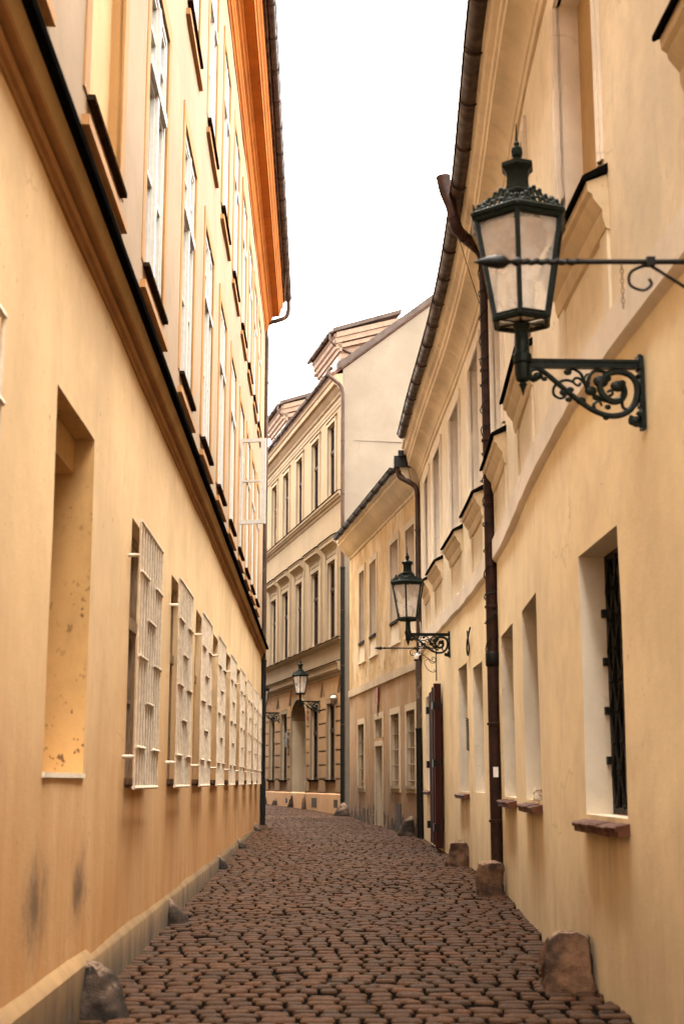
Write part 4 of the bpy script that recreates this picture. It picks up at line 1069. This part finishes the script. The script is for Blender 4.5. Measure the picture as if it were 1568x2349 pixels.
tag(rod1, "thin black iron rod with spear tip and scrolls below the second lantern", "sign bracket", "spear-tipped iron rods")
mb = MB()
for k in range(9):
    z = -.01-.026*k; pts = [(-.566+ (.007*math.cos(a) if k % 2 else 0), (0 if k % 2 else .007*math.cos(a)), z-.013+.016*math.sin(a)) for a in [2*math.pi*j/8 for j in range(9)]]
    mb.tube(pts, .003, 4)
ch = mb.build("chain", M['old_wood'], rod0)

# ================================================================== guard stones
def guard_stone(cx, cy, w, d, hgt, lab, mat, kind='block', seed=0, side=1):
    """rough hewn stone bedded between wall and paving; side: +1 wall on the right, -1 on the left"""
    rnd = random.Random(seed); mb = MB(); n, rows = 28, 16
    z0 = gz(cy)-.06
    cuts = [(rnd.uniform(0, 6.28), rnd.uniform(.78,.98), rnd.uniform(.2,.9)) for _ in range(6)]
    rings = []
    for r in range(rows+1):
        t = r/rows; ring = []
        for k in range(n):
            a = 2*math.pi*k/n; ca, sa = math.cos(a), math.sin(a)
            if kind == 'block':
                s = 1.0-.17*t-(.16*max(0,(t-.86)/.14)**2); e = 6.; lip = .022 if .70 < t < .92 else 0
                if t == 1: s *= .55
            else:
                s = math.sqrt(max(.004, 1-(t*.992)**2.0)); e = 2.5; lip = 0
            q = (abs(ca)**e+abs(sa)**e)**(-1/e)
            p = Vector((ca*q*w/2*(s+lip), sa*q*d/2*(s+lip), (hgt+.06)*min(1, t*1.0)))
            if kind == 'dome': p.x += side*w*.14*t           # leans into the wall, slopes to the lane
            for (ang, lim, zl) in cuts:                       # knocked-off faces
                nx, ny, nz = math.cos(ang), math.sin(ang), zl
                u = p.x/(w/2)*nx+p.y/(d/2)*ny+(p.z/(hgt+.06)-.35)*nz
                if u > lim:
                    k_ = (u-lim)*.75; p.x -= nx*k_*w/2; p.y -= ny*k_*d/2; p.z -= nz*k_*hgt*.5
            o3 = Vector((seed*3.1, 0, 0)); m_ = min(w, hgt)
            dn = (mnoise.noise(p*4+o3)*.11+mnoise.noise(p*11+o3)*.055+mnoise.noise(p*27+o3)*.03)*m_
            ring.append(mb.vert((cx+p.x+ca*dn, cy+p.y+sa*dn, z0+p.z+dn*.5*t)))
        rings.append(ring)
    for a, b in zip(rings, rings[1:]):
        for k in range(n): mb.face((a[k],a[(k+1) % n],b[(k+1) % n],b[k]))
    mb.face(rings[-1]); mb.face(rings[0][::-1])
    o = mb.build("guard_stone", mat, None, smooth=38, loc=(cx, cy, z0))
    tag(o, lab, "guard stone", "guard stones along the house walls")
    return o
S, SD = M['stone'], M['stone_dark']
guard_stone(-1.63, 9.5, .48, .55, .33, "big round dark guard stone at the bottom left, nearest on the left wall", SD, 'dome', 1, -1)
guard_stone(-1.80, 14.95, .42, .42, .24, "low dark rounded stone at the left wall, second from the front", SD, 'dome', 2, -1)
guard_stone(-2.0, 22.5, .42, .5, .24, "flat pale-topped stone against the left wall, third from the front", SD, 'dome', 3, -1)
guard_stone(-2.05, 28.0, .36, .5, .20, "small dark wedge of stone at the left wall, fourth from the front", SD, 'dome', 4, -1)
guard_stone(-2.18, 35.4, .36, .5, .20, "smallest dark stone at the left wall, just before its rain pipe", SD, 'dome', 5, -1)
guard_stone(1.65, 10.55, .39, .5, .40, "big worn red-brown block at the right wall, nearest of the right-hand stones", S, 'block', 6)
guard_stone(1.865, 17.98, .37, .40, .42, "brown barrel-shaped stone under the wire-wrapped rain pipe", S, 'block', 7)
guard_stone(1.93, 23.2, .44, .45, .40, "square grey-brown block beyond the wire-wrapped pipe", S, 'block', 8)
guard_stone(1.60, 33.1, .62, .9, .46, "large black boulder at the foot of the spiked rain pipe", SD, 'dome', 9)
guard_stone(.02, 46.2, .60, .8, .42, "rough pale-flecked boulder at the joint of the peeling and cream houses", SD, 'dome', 10)
guard_stone(-1.78, 55.4, .80, .7, .60, "tall rounded dark stone left of the arched doorway", SD, 'dome', 11)
guard_stone(-1.42, 52.9, .26, .5, .55, "slim grey stone right of the arched doorway", S, 'dome', 12)
guard_stone(-2.75, 58.6, .42, .6, .30, "triangular dark stone at the cream house, second left of the doorway", SD, 'dome', 13)
guard_stone(-3.3, 60.9, .42, .6, .30, "dark stone at the cream house, beside the left rain pipe's foot", SD, 'dome', 14)

# ================================================================== small things
mb = MB()                                                     # camera on its arm
q = Vector((1.70, 31.55, 4.43))
mb.lathe([(.055,-.06),(.062,-.02),(.062,.03),(.05,.055),(.02,.07)], 12, tuple(q)); mb.tube([q+Vector((.05,0,.02)), q+Vector((.12,.05,.06))], .02, 6)
c = mb.build("security_camera", M['white'], None, smooth=40, loc=tuple(q)); tag(c, "small white security camera beside the spiked rain pipe", "camera")
m2 = MB(); m2.lathe([(.05,-.12),(.052,-.062)], 10, tuple(q)); m2.build("lens_housing", M['glass_dark'], c)
m2 = MB(); m2.tube(spline([q+Vector((.04,0,.07)), q+Vector((.1,.02,.2)), q+Vector((.06,.02,.35)), q+Vector((.11,.02,.5)), q+Vector((.10,.03,.8))],5), .008, 5); m2.build("lead", M['white'], c)

wl_ = empty("wall_light", W4.pt(47.95, 4.4, .1)); tag(wl_, "small white wall light over the ground-floor window by the joint pipe", "wall light")
p = W4.pt(47.95, 4.45, .16); mb = MB(); mb.ball(p, .12, 0, 12, (1,1,.85)); mb.build("shade", M['enamel'], wl_, smooth=60)
mb = MB(); mb.lathe([(.07,-.24),(.115,-.10),(.125,-.03),(.125,.0)], 14, p); mb.tube([W4.pt(47.95,4.36,0), W4.pt(47.95,4.36,.14)], .03, 6)
mb.tube([(p[0]+.13*math.cos(a), p[1]-.05, p[2]+.02+.12*math.sin(a)) for a in np.linspace(0, math.pi, 12)], .014, 5); mb.build("lamp_body", M['pipe_worn'], wl_, smooth=40)

lb = MB(); lb.wbox(W4, 55.92, 56.38, 2.98, 3.55, .03, .16); lbo = lb.build("letter_box", M['pipe_worn'], None, loc=W4.pt(56.15,2.98,.03)); tag(lbo, "small dark box on the cream wall left of the arched doorway", "box")
lb = MB(); lb.wbox(W4, 55.98, 56.32, 3.04, 3.49, .155, .166); lb.build("box_door", M['pipe_dark'], lbo)

mb = MB()                                                     # faded red marks beside the arch
mb.wbox(W4, 52.42, 52.80, 3.85, 4.55, .043, .052); np_ = mb.build("house_number", M['rust4'], None, loc=W4.pt(52.6,3.85,.043)); tag(np_, "pale plate with red marks between the arched doorway and the next window", "plate")
mb = MB()
def ring(y, z, r1, r2): mb.tube([W4.pt(y+r1*math.cos(a), z+r2*math.sin(a), .056) for a in np.linspace(0, 2*math.pi, 12)], .018, 4)
ring(52.55, 3.98, .09, .09); ring(52.55, 4.2, .09, .07)
mb.wbox(W4, 52.44, 52.66, 4.33, 4.37, .05, .058); mb.wbox(W4, 52.72, 52.76, 3.9, 4.45, .05, .058); mb.build("red_marks", M['red'], np_)

rs = MB(); rs.wbox(W3, 38.05, 38.60, 3.97, 4.12, .02, .10); 
mb = MB(); mb.wbox(W3, 38.12, 38.55, 3.72, 4.14, .018, .05); o = mb.build("house_number", M['red'], None, loc=W3.pt(38.3,3.72,.018)); tag(o, "small red enamel plate under the peeling house's string course", "plate")
mb = MB(); mb.wbox(W3, 38.15, 38.52, 3.75, 4.11, .049, .054); mb.build("plate_face", simple("faded_red_enamel", (.30,.07,.045), .5, 0, 12, .5), o)
mb = MB(); mb.wbox(W3, 38.25, 38.42, 3.38, 3.68, -.01, .03); o = mb.build("niche_slot", M['dark_wood'], None, loc=W3.pt(38.3,3.38,0)); tag(o, "narrow dark bracket on the peeling wall above the small square window", "bracket")

mb = MB(); pts = []                                            # spiral conduit on the yellow wall
for k in range(161):
    t = k/160; a = t*2*math.pi*16; b = WR.pt(22.6, 2.62-.52*t, .03); pts.append((b[0], b[1]+.028*math.cos(a), b[2]+.0))
    pts[-1] = (b[0]-.028*math.sin(a)*.9, b[1]+.028*math.cos(a), b[2])
mb.tube(pts, .007, 5); o = mb.build("coil_spring", M['iron'], None, loc=WR.pt(22.6,2.1,.03)); tag(o, "rusty coil spring fixed upright on the yellow wall by a window niche", "spring")
mb = MB(); mb.tube(spline([WR.pt(22.5,4.03,.02),WR.pt(22.35,3.9,.03),WR.pt(22.2,3.72,.03),WR.pt(22.35,3.62,.03),WR.pt(22.5,3.7,.03),WR.pt(22.35,3.85,.04),WR.pt(21.9,4.02,.04)],6), .014, 6)
o = mb.build("cable_loop", M['iron'], None, smooth=60, loc=WR.pt(22.3,3.8,.02)); tag(o, "loose black loop of cable on the yellow wall above the niches", "cable")

rnd = random.Random(3); mb = MB(); b = WR.pt(13.7, 1.43, -.02)  # crumpled paper on the sill
base = Vector(b)
n, rows = 10, 6; rings = []
for r in range(rows):
    t = r/(rows-1); rr = .055+.03*t
    rings.append([mb.vert((base.x-.02+.03*t+rr*math.cos(2*math.pi*k/n)*rnd.uniform(.7,1.2), base.y+rr*math.sin(2*math.pi*k/n)*rnd.uniform(.7,1.2), base.z+.13*t*rnd.uniform(.75,1.1)-.015)) for k in range(n)])
for a, c_ in zip(rings, rings[1:]):
    for k in range(n): mb.face((a[k],a[(k+1) % n],c_[(k+1) % n],c_[k]))
mb.face(rings[0][::-1])
o = mb.build("paper_cup", M['paper'], None, loc=tuple(base)); tag(o, "crumpled pale paper cup on the terracotta sill of the yellow house", "cup")

def wire(name, pts, r, lab, mat):
    mb = MB(); mb.tube(spline(pts, 6), r, 5); o = mb.build(name, mat, None, smooth=60, loc=tuple(pts[0])); tag(o, lab, "cable"); return o
wire("hanging_cable", [(-1.577,36.5,15.6),(-1.663,36.5,11.25),(-1.748,36.5,8.83),(-1.833,36.5,7.78),(-1.981,36.5,7.35),(-2.177,36.5,7.07),(-2.26,36.5,7.0)], .004, "thin brown cable hanging from the left eaves gutter", M['old_wood'])
wire("hanging_cable", [(1.62,18.5,9.42),(1.82,18.6,8.75),(1.96,18.5,8.2)], .006, "thin dark wire from the gutter to the wire-wrapped rain pipe", M['iron'])
wire("hanging_cable", [(1.42,31.0,9.4),(1.55,31.5,8.9),(1.66,31.7,8.45)], .006, "thin dark wire beside the swan neck of the spiked rain pipe", M['iron'])
